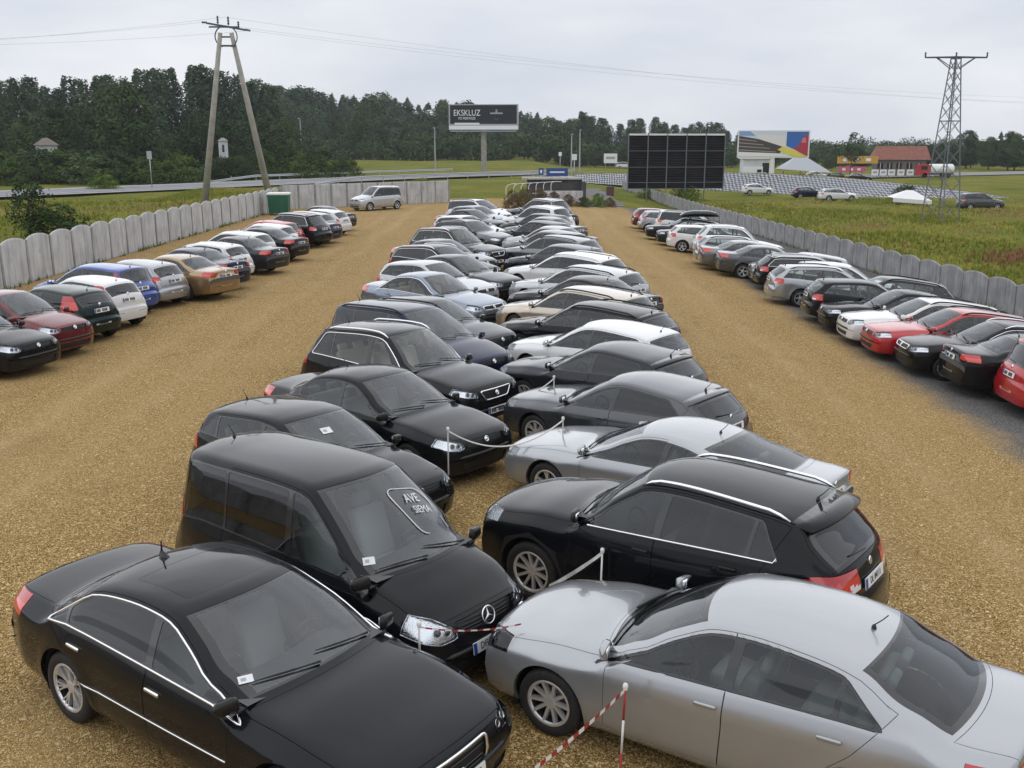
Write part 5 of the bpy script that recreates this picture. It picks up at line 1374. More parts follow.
# shrubs one can tell apart
for px, py, hpx, wd, m, lab in ((60,236,30,1.9,ML_B,'dense dark green shrub behind the pale fence near the road'), (150,184,26,1.6,ML_B,'mid green shrub by the road sign post'), (182,183,28,1.5,ML_B,'rounded green shrub beside the concrete pole'), (104,190,16,1.7,ML_Y,'bright yellow-green weed clump on the road verge'),
        (300,178,24,1.4,ML_B,'green shrub on the far verge beyond the guardrail'), (322,178,26,1.5,ML_B,'tallest green shrub on the far verge beyond the guardrail'), (346,177,18,1.6,ML_B,'low green shrub at the end of the verge thicket'), (258,176,16,1.7,ML_B,'small green shrub between the legs of the concrete pole'),
        (686,202,22,1.2,ML_Y,'bright green shrub in front of the dark panel wall'), (650,199,12,2.0,ML_Y,'low weed clump below the dark panel wall'), (835,200,9,2.4,ML_B,'low green shrub on the meadow edge by the parked white car'), (420,186,8,2.4,ML_Y,'low grassy clump behind the flat-topped fence'), (905,200,15,1.6,ML_D,'dark shrub beside the white canopy at the pylon')):
    p_ = at(px, py); s_ = (py-HORIZ)/(CAM_H-p_.z)*.94; plant('bush', rt.randint(0, 3), m, p_.x, p_.y, hpx/s_, lab, 'shrub', wide=wd)
p_ = at(30, 236); plant('sapling', 1, ML_D, p_.x, p_.y, 3.4, 'thin young tree in front of the road behind the pale fence', 'tree', wide=1.25)
for k, (px, py, hpx, wd, m) in enumerate(((512,209,17,1.0,ML_R), (526,209,20,1.0,ML_R), (540,208,18,1.0,ML_R), (554,208,15,1.0,ML_R), (568,207,11,1.4,ML_R), (583,208,10,1.5,ML_B), (598,208,13,1.3,ML_Y), (610,208,9,1.3,ML_R))):
    p_ = at(px, py-1); s_ = (py-HORIZ)/(CAM_H-p_.z)*.94; plant('bush', k % 4, m, p_.x, p_.y, hpx/s_, 'rusty flowering shrub at the head of the middle rows' if m is ML_R else 'low green shrub beside the dark path' if m is ML_B else 'yellow-green shrub beside the dark path', 'shrub', 'rusty shrubs at the head of the middle rows' if m is ML_R else None, wide=wd)
G6 = 'shrubs along the far road verge'
for px in np.arange(-25, 300, 17.0):
    d = rt.uniform(126, 140)+max(0, (px-120))*.10; x, y = spot(px+rt.uniform(-5, 5), d); plant('bush', rt.randint(0, 3), ML_B if rt.random() < .65 else ML_D, x, y, rt.uniform(2.2, 4.6), 'green shrub along the far road verge before the wood', 'shrub', G6, wide=rt.uniform(1.2, 1.9))
# weeds along the foot of the fences
_r = random.Random(21); _b = MB()
for _ in range(1500):
    if _r.random() < .45: y = _r.uniform(24, 80); x = XL+_r.choice((-.18, .22))+_r.uniform(-.08, .10)
    else: y = _r.uniform(24, 140); x = XF(y)+_r.choice((-.22, .25))+_r.uniform(-.10, .10)
    if math.sin(y*.9)+math.sin(y*2.3+x) < -.2: continue
    for k in range(3):
        a = _r.uniform(0, 6.28); h = _r.uniform(.08, .30); dx, dy = math.cos(a), math.sin(a); z = gz(x, y)-.02; _b.add([(x-dy*.03, y+dx*.03, z), (x+dy*.03, y-dx*.03, z), (x+dx*h*.4, y+dy*h*.4, z+h)], [(0, 1, 2)])
tag(_b.obj('fence_weeds', ML_Y), 'thin weeds growing along the foot of the fences', 'weeds', None, 'stuff')
# meadow grass
def grass_stuff(name, label, polys, count, hgt, mats_, seed):
    rnd = random.Random(seed); b = MB()
    for _ in range(count):
        q = polys[rnd.randrange(len(polys))]; (x0, x1, y0, y1) = q; y = y0+(y1-y0)*rnd.random(); x = rnd.uniform(x0(y) if callable(x0) else x0, x1(y) if callable(x1) else x1)
        z = gz(x, y)-.06+lumps(x, y); mi = 0
        nv = math.sin(x*.21+1.3)*math.sin(y*.17+.4)+.5*math.sin(x*.53-y*.31); mi = 2 if nv > .75 else 1 if nv > .1 else 0
        if rnd.random() < .12: mi = rnd.randrange(len(mats_))
        for k in range(4):
            a = rnd.uniform(0, 6.28); h = hgt*rnd.uniform(.5, 1.4); w = .05*rnd.uniform(.6, 1.6)+hgt*.05; dx, dy = math.cos(a), math.sin(a); ox, oy = x+rnd.uniform(-.2, .2), y+rnd.uniform(-.2, .2)
            b.add([(ox-dy*w, oy+dx*w, z-.03), (ox+dy*w, oy-dx*w, z-.03), (ox+dx*h*.35, oy+dy*h*.35, z+h)], [(0, 1, 2)], mi)
    tag(b.obj(name, mats_), label, 'grass', None, 'stuff')
MG = [mat('grass_green', (.205,.225,.036), .9, spec=.1), mat('grass_yellow', (.32,.31,.065), .9, spec=.1), mat('grass_straw', (.34,.26,.10), .9, spec=.1), mat('grass_rust', (.27,.14,.075), .9, spec=.1)]
grass_stuff('meadow_grass', 'rough green and straw meadow grass beyond the scalloped fence', [(lambda y: XF(y)+.4, lambda y: 22+y*.62, 33, 125)], 22000, .20, MG, 5)
grass_stuff('verge_grass', 'rough grass with straw patches between the pale fence and the road', [(lambda y: -40-(95-y)*.7, -19, 38, 95), (-34, -19, 90, 118)], 10000, .24, MG[:3], 6)
def dock(x0, x1, y0, y1, n, seed):
    rnd = random.Random(seed); b = MB()
    for _ in range(n):
        x, y = rnd.gauss((x0+x1)/2, (x1-x0)/4), rnd.gauss((y0+y1)/2, (y1-y0)/4); z = gz(x, y)-.06+lumps(x, y)
        for k in range(4):
            a = rnd.uniform(0, 6.28); h = .34*rnd.uniform(.5, 1.3); w = .07; dx, dy = math.cos(a), math.sin(a); b.add([(x-dy*w, y+dx*w, z), (x+dy*w, y-dx*w, z), (x+dx*h*.3, y+dy*h*.3, z+h)], [(0, 1, 2)])
    return b
tag(dock(27, 36, 51, 60, 1300, 4).obj('rusty_weeds', MG[3]), 'rust-brown weeds in the meadow beyond the scalloped fence', 'weeds', None, 'stuff')
# ================================================================== billboards, poles, buildings
def box_obj(name, c, d, m, parent=None, rot=None):
    b = MB(); b.box(c, d, rot); return b.obj(name, m, parent)
M_BLK = mat('billboard_black', (.010,.012,.018), .5); M_BWHITE = mat('print_white', (.78,.78,.80), .5); M_GREYP = mat('print_grey', (.35,.36,.38), .5)
# single-pole billboard beyond the road
p_ = at(484, 172); d = p_.y; S = d/1000*1.02
bb = empty('billboard', p_, R(-4)); tag(bb, 'black billboard with white lettering on a single pole beyond the road', 'billboard')
W_, H_ = 66*S, 22*S; zb_ = CAM_H+(HORIZ-130)*S*.985
b = MB(); b.lathe([(.50, -.2), (.48, zb_*.5), (.46, zb_+.3)], 'Z', 16); b.obj('pole', M_POLE, bb, True)
box_obj('case', (0, 0, zb_+H_/2), (W_, .9, H_+.3), M_STEEL, bb); pn = box_obj('poster', (0, -.47, zb_+H_/2+.45), (W_-.5, .06, H_-.9), M_BLK, bb)
box_obj('lower_band', (0, -.48, zb_+.28), (W_-.1, .08, .62), M_BWHITE, bb); box_obj('catwalk', (0, -.75, zb_-.35), (W_*.95, .7, .14), M_STEEL, bb)
for txt, x, z, sz in (('EKSKLUZ', -2.9, H_*.62+.2, 1.45), ('PO PIERWSZE', -2.9, H_*.41+.15, .62)):
    o = mesh_obj('lettering', text_mesh(txt, sz, 'poster_text', M_BWHITE, .01, squeeze=.8), bb); o.location = (x, -.52, zb_+z); o.rotation_euler = (math.pi/2, 0, 0)
box_obj('underline', (-2.9, -.52, zb_+H_*.2+.1), (4.4, .02, .34), M_BWHITE, bb)
b = MB(); b.box((2.3, -.52, zb_+H_*.66), (2.2, .02, .26)); b.box((2.3, -.525, zb_+H_*.74), (.3, .02, .6)); b.bar((1.9, -.52, zb_+H_*.47), (2.3, -.52, zb_+H_*.36), .12, .02); b.bar((2.7, -.52, zb_+H_*.47), (2.3, -.52, zb_+H_*.36), .12, .02); b.obj('badge', M_GREYP, bb)
M_PYL = mat('weathered_steel', (.17,.185,.20), .55, .6)
# dark panel wall on posts
p_ = at(677, 199); p_ = Vector(((671-512)*.118, 117, 0)); p_.z = gz(p_.x, p_.y); S = .118
wl = empty('panel_wall', p_, R(6)); tag(wl, 'tall wall of black corrugated panels in a grey steel frame on the meadow', 'screen')
W_, z0, z1 = 95*S, CAM_H+(HORIZ-186)*S-p_.z, CAM_H+(HORIZ-135)*S-p_.z; nr, nc = 4, 5; rows_ = [0, .115, .40, .70, 1.0]
M_SHEET = mat('black_sheet', (.009,.008,.011), .75, spec=.15, noise=(.6,(.018,.014,.018),.4,.7))
for c in range(nc):
    for r_ in range(nr):
        w = W_/nc; a, e = lerp(z0, z1, rows_[r_]), lerp(z0, z1, rows_[r_+1]); b = MB(); n = max(3, int((e-a)/.28)); vs = []; fs = []
        for k in range(n*2+1):
            z = lerp(a+.03, e-.03, k/(n*2)); o_ = .05 if k % 2 else 0
            vs += [(-w/2+.05, -o_, z), (w/2-.05, -o_, z)]
        for k in range(n*2): fs.append((2*k, 2*k+1, 2*k+3, 2*k+2))
        m_ = len(vs); vs += [(x, .06, z) for x, y, z in vs]; fs += [tuple(i+m_ for i in q[::-1]) for q in fs]; fs += [(0, m_, m_+1, 1), (m_-2, m_-1, 2*m_-1, 2*m_-2)]
        b.add(vs, fs); o = b.obj('panel', M_SHEET, wl); o.location = (-W_/2+w*(c+.5), 0, 0)
for c in range(nc+1): box_obj('post', (-W_/2+W_*c/nc, -.10, (z1+(0 if c in (1, 4) else z0))/2-.1), (.10, .12, z1-(0 if c in (1, 4) else z0)+.4), M_PYL, wl)
for r_ in range(nr+1): box_obj('rail', (0, -.07, lerp(z0, z1, rows_[r_])), (W_, .08, .06 if r_ < nr else .20), M_PYL if r_ < nr else M_WHITE, wl)
# colourful billboard
S = .165; p_ = Vector(((766-512)*S, 165, 0)); p_.z = gz(p_.x, p_.y)
b3 = empty('billboard', p_, R(-12)); tag(b3, 'colourful billboard with a yellow band and blue panel on one pole', 'billboard')
W_, H_ = 68*S, 26*S; zb_ = CAM_H+(HORIZ-157)*S-p_.z
b = MB(); b.lathe([(.42, -.2), (.40, zb_+.5)], 'Z', 14); b.obj('pole', M_WHITE, b3, True); box_obj('case', (0, 0, zb_+H_/2), (W_, .8, H_), M_WHITE, b3)
def flat(name, pts, m, dy, parent, th=.02):
    b = MB(); n = len(pts); vs = [(x*W_-W_/2, -.40-dy, zb_+z*H_) for x, z in pts]+[(x*W_-W_/2, -.40-dy+th, zb_+z*H_) for x, z in pts]
    b.add(vs, [tuple(range(n)), tuple(range(n, 2*n))[::-1]]+[(i, i+n, (i+1) % n+n, (i+1) % n) for i in range(n)]); return b.obj(name, m, parent)
P_ = lambda k, c: mat('print_'+k, c, .5)
flat('poster_sky', [(.02,.04),(.66,.04),(.66,.97),(.02,.97)], P_('pale', (.62,.66,.74)), .03, b3); flat('poster_cloud', [(.20,.52),(.66,.42),(.66,.80),(.3,.85)], P_('mist', (.74,.72,.72)), .035, b3); flat('poster_blue_corner', [(.02,.80),(.25,.80),(.17,.97),(.02,.97)], P_('skyblue', (.22,.36,.62)), .04, b3)
flat('poster_roof', [(.02,.14),(.60,.14),(.62,.42),(.30,.68),(.02,.80)], P_('roofdark', (.06,.045,.045)), .05, b3)
for k in range(4): flat('poster_stripe', [(.02,.70-.13*k),(.27+.09*k,.62-.13*k),(.28+.09*k,.59-.13*k),(.02,.66-.13*k)], P_('stripe', (.30,.26,.24)), .06, b3)
flat('poster_band', [(.02,.05),(.72,.05),(.60,.16),(.02,.22)], M_BWHITE, .065, b3); flat('poster_yellow', [(.56,.30),(.64,.42),(.94,.10),(.97,.04),(.80,.04)], P_('yellow', (.72,.62,.08)), .08, b3)
flat('poster_blue', [(.68,.44),(.68,.95),(.98,.95),(.98,.10)], P_('blue', (.03,.13,.42)), .05, b3); flat('poster_red', [(.76,.36),(.84,.40),(.88,.62),(.93,.84),(.98,.80),(.98,.06),(.90,.16)], P_('red', (.42,.03,.05)), .07, b3); flat('poster_pink', [(.88,.55),(.90,.72),(.94,.74),(.95,.55)], P_('pink', (.62,.18,.24)), .09, b3)
# pavilions and the red-roofed building
S = .185; o_ = Vector(((762-512)*S, 184, 0)); o_.z = gz(o_.x, o_.y)
kb = empty('kiosk', o_, R(-3)); tag(kb, 'white flat-roofed kiosk beneath the colourful billboard', 'building'); M_WALL = mat('white_wall', (.62,.63,.64), .8, noise=(.5,(.5,.51,.52),.4,.7)); M_DGL = mat('dark_window', (.02,.024,.03), .1)
box_obj('wall', (-2.6, 0, 1.9), (4.6, 4, 4.0), M_WALL, kb); box_obj('roof', (-2.6, 0, 4.05), (5.2, 4.6, .35), M_WHITE, kb); box_obj('banner', (-3.2, -2.06, 1.9), (3.4, .06, 1.3), M_BWHITE, kb); box_obj('window', (-1.0, -2.04, 2.4), (1.2, .06, 1.6), M_DGL, kb); box_obj('door', (-.55, -2.04, .9), (.5, .06, 1.7), M_DGL, kb); box_obj('banner_print', (-2.1, -2.11, 1.8), (.8, .03, .5), M_BLK, kb)
tn = empty('market_tent', (o_.x+6.0, o_.y, o_.z)); tag(tn, 'grey-white pitched tent roof beside the white kiosk', 'tent'); M_CANV = mat('tent_canvas', (.42,.44,.47), .85)
b = MB(); b.add([(-4.2, -2.5, 2.1), (4.6, -2.5, 1.5), (4.6, 2.5, 1.5), (-4.2, 2.5, 2.1), (-1.2, 0, 4.4), (.4, 0, 4.3)], [(0, 1, 5, 4), (1, 2, 5), (2, 3, 4, 5), (3, 0, 4)]); b.obj('canopy', M_CANV, tn)
for x, y in ((-4, -2.3), (-1, -2.3), (2, -2.3), (4.3, -2.3)): box_obj('leg', (x, y, .85), (.12, .12, 1.9), M_DSTEEL, tn)
for x in (-2.2, -.6, 1.0): box_obj('counter', (x, -1.8, .6), (.9, .6, 1.2), M_BLACK, tn)
S = .21; o_ = Vector(((888-512)*S, 208, 0)); o_.z = gz(o_.x, o_.y)
rb = empty('red_roofed_building', o_, R(-10)); tag(rb, 'low building with a long red tiled roof behind the row of white boards', 'building')
M_RTILE = mat('red_tiles', (.27,.11,.08), .85, noise=(1.5,(.20,.08,.06),.4,.7))
box_obj('wall', (0, 2.2, 1.8), (9.6, 5.5, 3.6), mat('brown_wall', (.16,.13,.11), .9), rb)
b = MB(); n = 14
for side_ in (0, 1): b.add([(-5.6, -1.1+side_*6.6, 3.3), (5.6, -1.1+side_*6.6, 3.3), (5.2, 2.2, 6.0), (-4.6, 2.2, 6.0)], [(0, 1, 2, 3) if not side_ else (3, 2, 1, 0)])
b.add([(-5.6, -1.1, 3.3), (-5.6, 5.5, 3.3), (-4.6, 2.2, 6.0), (5.6, -1.1, 3.3), (5.6, 5.5, 3.3), (5.2, 2.2, 6.0)], [(0, 2, 1), (3, 4, 5)]); rf = b.obj('roof', M_RTILE, rb)
for k in range(24): x = -5.4+10.8*k/23; bb_ = MB(); bb_.bar((x, -1.12, 3.34), (x*.9+.3*.9, 2.15, 6.02), .10, .05); bb_.obj('tile_rib', M_RTILE, rf)
for x in (-4, -2.2, -.4, 1.6, 3.4): w_ = box_obj('window', (x, -.60, 2.1), (1.1, .08, 1.2), M_DGL, rb); box_obj('frame', (x, -.66, 2.1), (.08, .05, 1.2), M_WHITE, w_)
for px, pz, w, h, c, lab, nm in ((843,158.5,39,7,(.52,.30,.05),'wide yellow sign board above the parked cars by the red-roofed building','sign'), (838,167.5,26,5,(.52,.10,.14),'red sign board below the wide yellow sign','sign')):
    x = (px-512)*S; b = MB(); b.box((0, 0, 0), (w*S, .15, h*S)); bo = empty(nm+'_board', (x, 206, gz(x, 206))); tag(bo, lab, 'sign'); zz = CAM_H+(HORIZ-pz)*S-gz(x, 206)
    m = mat('sign_'+lab.split()[0]+lab.split()[1], c, .5); o = b.obj('board', m, bo); o.location = (0, 0, zz); box_obj('post', (-w*S*.4, .12, zz/2), (.15, .15, zz), M_DSTEEL, bo); box_obj('post', (w*S*.4, .12, zz/2), (.15, .15, zz), M_DSTEEL, bo)
    for k in range(3): box_obj('print', (-w*S*.3+k*w*S*.28, -.09, zz), (w*S*.12, .03, h*S*.4), M_BLK if c[1] > .3 else M_BWHITE, bo)
G = 'white boards in the row before the red-roofed building'
for k, px in enumerate((862, 870, 878, 887, 896)):
    x, y = (px-512)*.203, 200; o = empty('notice_board', (x, y, gz(x, y))); tag(o, 'white notice board in the row before the red-roofed building', 'sign', G); box_obj('board', (0, 0, 1.0), (1.35, .08, 1.15), M_BWHITE, o); box_obj('leg', (-.5, .06, .3), (.08, .08, .7), M_DSTEEL, o); box_obj('leg', (.5, .06, .3), (.08, .08, .7), M_DSTEEL, o); box_obj('print', (0, -.05, 1.05), (.8, .02, .4), M_GREYP, o)
x, y = (908-512)*.203, 200; o = empty('tank_lorry', (x, y, gz(x, y))); tag(o, 'red lorry cab with a white tank parked by the red-roofed building', 'lorry')
box_obj('cab', (0, 0, 1.5), (1.9, 2.3, 2.0), mat('lorry_red', (.45,.02,.03), .4, coat=.5), o); box_obj('windscreen', (-.2, -1.17, 1.9), (1.2, .05, .7), M_DGL, o)
b = MB(); b.lathe([(0, 1.1), (.9, 1.1), (1.05, 1.3), (1.05, 5.6), (.9, 5.8), (0, 5.8)], 'X', 18, (0, 0, 1.6)); b.obj('tank', M_WHITE, o, True)
for wx in (.0, 3.4, 4.6): b = MB(); b.lathe([(0, -1.15), (.48, -1.15), (.5, -1.05), (.5, -.8), (0, -.8)], 'Y', 16, (wx, 0, .5)); b.obj('wheel', M_TYRE, o, True)
box_obj('chassis', (2.6, 0, .75), (6.2, 1.6, .25), M_BLACK, o)
# white canopy and cars on the embankment
p_ = at(909, 204); o = empty('canopy_tent', p_, R(-8)); tag(o, 'low white canopy beside the pylon', 'tent'); S = (204-HORIZ)/(CAM_H-p_.z); w = 38/S
b = MB(); b.add([(-w/2, -1.4, .75), (w/2, -1.4, .45), (w/2, 1.8, .45), (-w/2, 1.8, .75), (-w*.08, .2, 1.55), (w*.1, .2, 1.5)], [(0, 1, 5, 4), (1, 2, 5), (2, 3, 4, 5), (3, 0, 4)]); b.add([(-w/2, -1.4, .75), (w/2, -1.4, .45), (w/2, -1.4, .02), (-w/2, -1.4, .3)], [(0, 3, 2, 1)]); b.obj('canopy', M_WHITE, o)
for x in (-w*.45, 0, w*.45): box_obj('leg', (x, -1.2, .3), (.06, .06, .7), M_STEEL, o)
def far_car(ty, pc, px, py, hd, lab): place_car(CT[ty], where(CT[ty], 'tail', px, py, hd), hd, PT[pc], lab, 'car', None, 'parked_car', near=False)
far_car('hatchback', 'white', 742, 190, R(5), 'white hatchback below the colourful billboard'); far_car('estate', 'white', 818, 195.5, R(0), 'white estate standing on the slab embankment'); far_car('hatchback', 'navy', 792, 193.5, R(2), 'navy hatchback on the slab embankment')
far_car('minivan', 'graphite', 958, 203.5, R(2), 'graphite people carrier behind the lattice pylon'); far_car('estate', 'black', 826, 177.5, R(0), 'black estate under the red sign board'); far_car('saloon', 'black', 845, 178, R(0), 'black saloon beside the white notice boards'); far_car('hatchback', 'silver', 806, 176, R(0), 'silver hatchback beyond the embankment by the yellow sign')
# white sign board and vans by the road
S = .215; o = empty('sign_board', ((605-512)*S, 208, 0)); tag(o, 'plain white sign board beyond the road beside the panel wall', 'sign'); zz = CAM_H+(HORIZ-157)*S
box_obj('board', (0, 0, zz), (2.7, .12, 1.9), M_BWHITE, o); box_obj('post', (-1, .1, zz/2), (.12, .12, zz), M_STEEL, o); box_obj('post', (1, .1, zz/2), (.12, .12, zz), M_STEEL, o); box_obj('print', (0, -.075, zz+.1), (1.8, .02, .5), M_GREYP, o)
far_car('minivan', 'white', 616, 166, R(0), 'white people carrier on the road beyond the panel wall')
# ------------------------------------------------------------------ concrete A-pole with wires
p0, p1 = at(204, 205.5), at(272, 204); S = p0.y/1000*1.0; top = Vector(((240-512)*S, p0.y+.2, CAM_H+(HORIZ-36)*S*.985)); base = Vector((top.x, p0.y, 0))
ap = empty('power_pole', base); tag(ap, 'twin-legged concrete power pole with dark crossarm behind the pale fence', 'pole')
for q, sg in ((p0, -1), (p1, 1)):
    b = MB(); a = Vector((q.x, q.y, -.4))-base; e = top-base+Vector((sg*.45, 0, -.3)); b.tube([a, a.lerp(e, .5), e], [.30, .24, .17], 12); b.obj('leg', M_POLE, ap, True)
T = top-base; b = MB(); b.bar(T+Vector((-.75, 0, -1.3)), T+Vector((.75, 0, -1.3)), .14); b.bar(T+Vector((-.6, .2, -.6)), T+Vector((.6, .2, -.6)), .12); b.obj('brace', M_DSTEEL, ap)
b = MB(); b.bar(T+Vector((-1.55, 0, .45)), T+Vector((1.55, .4, -.05)), .16, .14); b.bar(T+Vector((-1.2, -.5, .1)), T+Vector((.8, .6, .2)), .12); b.obj('crossarm', M_DSTEEL, ap)
TIPS = [T+Vector((-1.9, 0, .5)), T+Vector((1.9, .4, -.1)), T+Vector((0, 0, .9))]
for a, e in ((T+Vector((-1.5, 0, .5)), TIPS[0]), (T+Vector((1.5, .4, 0)), TIPS[1]), (T+Vector((-.6, 0, .4)), T+Vector((-.6, 0, 1.0))), (T+Vector((.25, 0, .3)), T+Vector((.25, 0, .95))), (T+Vector((1.0, .2, .1)), T+Vector((1.0, .2, .6)))):
    b = MB(); d_ = (e-a); b.tube([a.lerp(e, k/6) for k in range(7)], [.05, .10, .05, .10, .05, .10, .05], 8); b.obj('insulator', M_DSTEEL, ap, True)
for sg in (-1, 1):
    b = MB(); b.tube([T+Vector((sg*.75*math.sin(t)+sg*.15, 0, .3-1.6*(1-math.cos(t))*.5-.1)) for t in np.linspace(.1, 2.9, 9)], .05, 6); b.obj('stay_ring', M_DSTEEL, ap, True)
def wire(a, e, sag, label):
    b = MB(); a, e = Vector(a), Vector(e); b.tube([a.lerp(e, k/24)-Vector((0, 0, sag*4*(k/24)*(1-k/24))) for k in range(25)], .007, 4)
    tag(b.obj('power_line', M_DSTEEL), label, 'wire', 'thin power lines')
for k, q in enumerate(TIPS):
    A_ = base+q; wire(A_, ((-120-512)*.095, 95-k*3, CAM_H+(HORIZ-50-k*6)*.095), .4, 'thin dark power line leaving the twin-legged concrete pole')
    wire(A_, ((1180-512)*.13, 128+k*2, CAM_H+(HORIZ-104-k*3)*.13), 1.6, 'thin dark power line leaving the twin-legged concrete pole')
# ------------------------------------------------------------------ lattice pylon
pb_ = at(940, 220); S = .0885; py_ = empty('lattice_pylon', (pb_.x, pb_.y, gz(pb_.x, pb_.y)-.05), R(28)); tag(py_, 'grey steel lattice pylon with a wide crossarm in the meadow', 'pylon')
Ht = CAM_H+(HORIZ-62)*S-pb_.z; wb, wt = 2.25, .55
def corner(k, t): w = lerp(wb, wt, t)/2; return Vector(((-w, w, w, -w)[k], (-w, -w, w, w)[k], Ht*t))
for k in range(4): b = MB(); b.bar(corner(k, 0), corner(k, 1), .095); b.obj('leg', M_PYL, py_)
lev = [0]; 
while lev[-1] < .97: lev.append(min(1, lev[-1]+lerp(.125, .055, lev[-1])))
for k in range(4):
    for a, e in zip(lev, lev[1:]):
        for c0, c1 in (((k, a), ((k+1) % 4, e)), (((k+1) % 4, a), (k, e))): b = MB(); b.bar(corner(*c0), corner(*c1), .032); b.obj('brace', M_PYL, py_)
b = MB()
for z_ in (.62, .995): 
    for k in range(4): b.bar(corner(k, z_), corner((k+1) % 4, z_), .08)
b.obj('belt', M_PYL, py_)
rot = Matrix.Rotation(-R(28), 3, 'Z')
b = MB(); aw = 2.65
for sg in (-1, 1):
    tip = rot @ Vector((sg*aw, 0, 0)); tip.z = Ht+.02
    for yy in (-.3, .3): q = rot @ Vector((0, yy, 0)); q.z = Ht+.05; b.bar(q, tip, .12); q2 = rot @ Vector((sg*.3, yy, 0)); q2.z = Ht-.9; b.bar(q2, lerp(Vector((q.x, q.y, Ht)), tip, .62), .06)
b.obj('crossarm', M_DSTEEL, py_)
for x in (-2.65, 0, 2.65): q = rot @ Vector((x, 0, 0)); b = MB(); b.lathe([(.03, 0), (.09, .1), (.04, .2), (.09, .3), (.03, .42)], 'Z', 8, (q.x, q.y, Ht+.05)); b.obj('insulator', M_DSTEEL, py_, True)
# ------------------------------------------------------------------ street lamps, signs, bin, culvert
def lamp(px, pyt, pyb, d, label, group=None):
    S = d/1000; x, y = (px-512)*S, d; o = empty('street_lamp', (x, y, gz(x, y))); tag(o, label, 'street lamp', group); zt = CAM_H+(HORIZ-pyt)*S-gz(x, y)
    b = MB(); b.lathe([(.15, -.1), (.13, zt*.5), (.09, zt)], 'Z', 10); b.obj('pole', M_STEEL, o, True); b = MB(); b.tube([(0, 0, zt-.05), (0, -.4, zt+.15), (0, -1.0, zt+.22)], .05, 6); b.obj('arm', M_STEEL, o, True); b = MB(); b.box((0, -1.3, zt+.2), (.35, .8, .18)); me = b.mesh('lamp_head', M_STEEL); bevel_mesh(me, .05); mesh_obj('lamp_head', me, o)
lamp(307, 121, 148, 215, 'grey street lamp above the verge shrubs'); lamp(437, 130, 158, 195, 'grey street lamp beside the single-pole billboard'); lamp(570, 136, 164, 190, 'shorter of the two street lamps by the blue road signs'); lamp(578, 132, 166, 186, 'taller of the two street lamps by the blue road signs')
def road_sign(px, pyt, pyb, w, h, m, label, backm=None, posts=(0,)):
    p_ = at(px, pyb); S = (CAM_H-p_.z)/(pyb-HORIZ); o = empty('road_sign', p_); tag(o, label, 'road sign'); zt = (pyb-pyt)*S
    for k in posts: b = MB(); b.tube([(k*w*S, .06, -.1), (k*w*S, .06, zt)], .05, 8); b.obj('post', M_STEEL, o, True)
    box_obj('plate', (0, 0, zt-h*S/2), (w*S, .05, h*S), m, o); return o, S, zt
M_BLUE = mat('sign_blue', (.02,.07,.28), .5)
road_sign(152, 151, 189, 5, 8, M_STEEL, 'grey back of a road sign on the verge by the wood')
o, S, zt = road_sign(557, 168, 188, 22, 8, M_BLUE, 'wide blue direction sign above the dark culvert wall', posts=(-.35, .35)); box_obj('legend', (0, -.035, zt-4*S), (15*S, .02, 1.6*S), M_BWHITE, o)
o, S, zt = road_sign(541, 168, 188, 5, 7, M_BLUE, 'small blue square sign beside the wide blue direction sign'); box_obj('symbol', (0, -.035, zt-3.4*S), (2*S, .02, 3*S), M_BWHITE, o)
road_sign(574, 154, 188, 5, 6, M_BWHITE, 'small white plate on a tall dark post by the culvert'); o, S, zt = road_sign(560, 152, 176, 3, 4, M_BWHITE, 'small round white road sign beyond the road')
p_ = at(557, 201); o = empty('culvert_wall', (p_.x, p_.y+6, gz(p_.x, p_.y))); tag(o, 'dark concrete culvert wall with a pale coping below the blue signs', 'wall'); S = .102
box_obj('wall', (0, 0, .9), (52*S, 1.2, 1.7), mat('dark_concrete', (.05,.05,.055), .9, noise=(1,(.09,.09,.09),.4,.7)), o); box_obj('coping', (-.3, -.1, 1.84), (56*S, 1.6, .2), M_CONC, o); box_obj('end_pier', (27*S, -.4, .7), (4*S, 2.2, 1.6), mat('dark_concrete', (.05,.05,.055)), o)
p_ = at(562, 203); o = empty('low_wall', p_); tag(o, 'low pale block wall behind the rusty shrubs', 'wall')
for r_ in range(2):
    for k in range(6): box_obj('block', (-1.45+k*.58+(r_ % 2)*.1, 0, .28+r_*.52), (.56, .4, .5), M_CONC, o)
p_ = at(610, 196); o = empty('marker_box', p_); tag(o, 'small rust-brown cabinet at the head of the dark path', 'cabinet'); M_RUST = mat('rust_brown', (.12,.055,.05), .8); box_obj('cabinet', (0, 0, .5), (.85, .5, 1.0), M_RUST, o); box_obj('lid', (0, 0, 1.03), (.95, .6, .08), M_RUST, o); box_obj('door', (0, -.27, .5), (.6, .03, .75), M_RUST, o)
# white hooped railing
pa = at(506, 207); S = .0865; o = empty('hooped_railing', (pa.x, pa.y+1.0, 0)); tag(o, 'white hooped railing around the rusty shrubs', 'railing')
for k in range(7):
    x0 = k*.62; b = MB(); b.tube([(x0, 0, -.05), (x0, 0, 1.45+.05*k), (x0+.12, .15, 1.7+.05*k), (x0+.5, .35, 1.82+.03*k), (x0+.9, .8, 1.8+.03*k)], .025, 6); b.obj('hoop', M_WHITE, o, True)
b = MB(); b.tube([(0, 0, 1.0), (4.4, 0, 1.1)], .03, 6); b.obj('rail', M_WHITE, o, True)
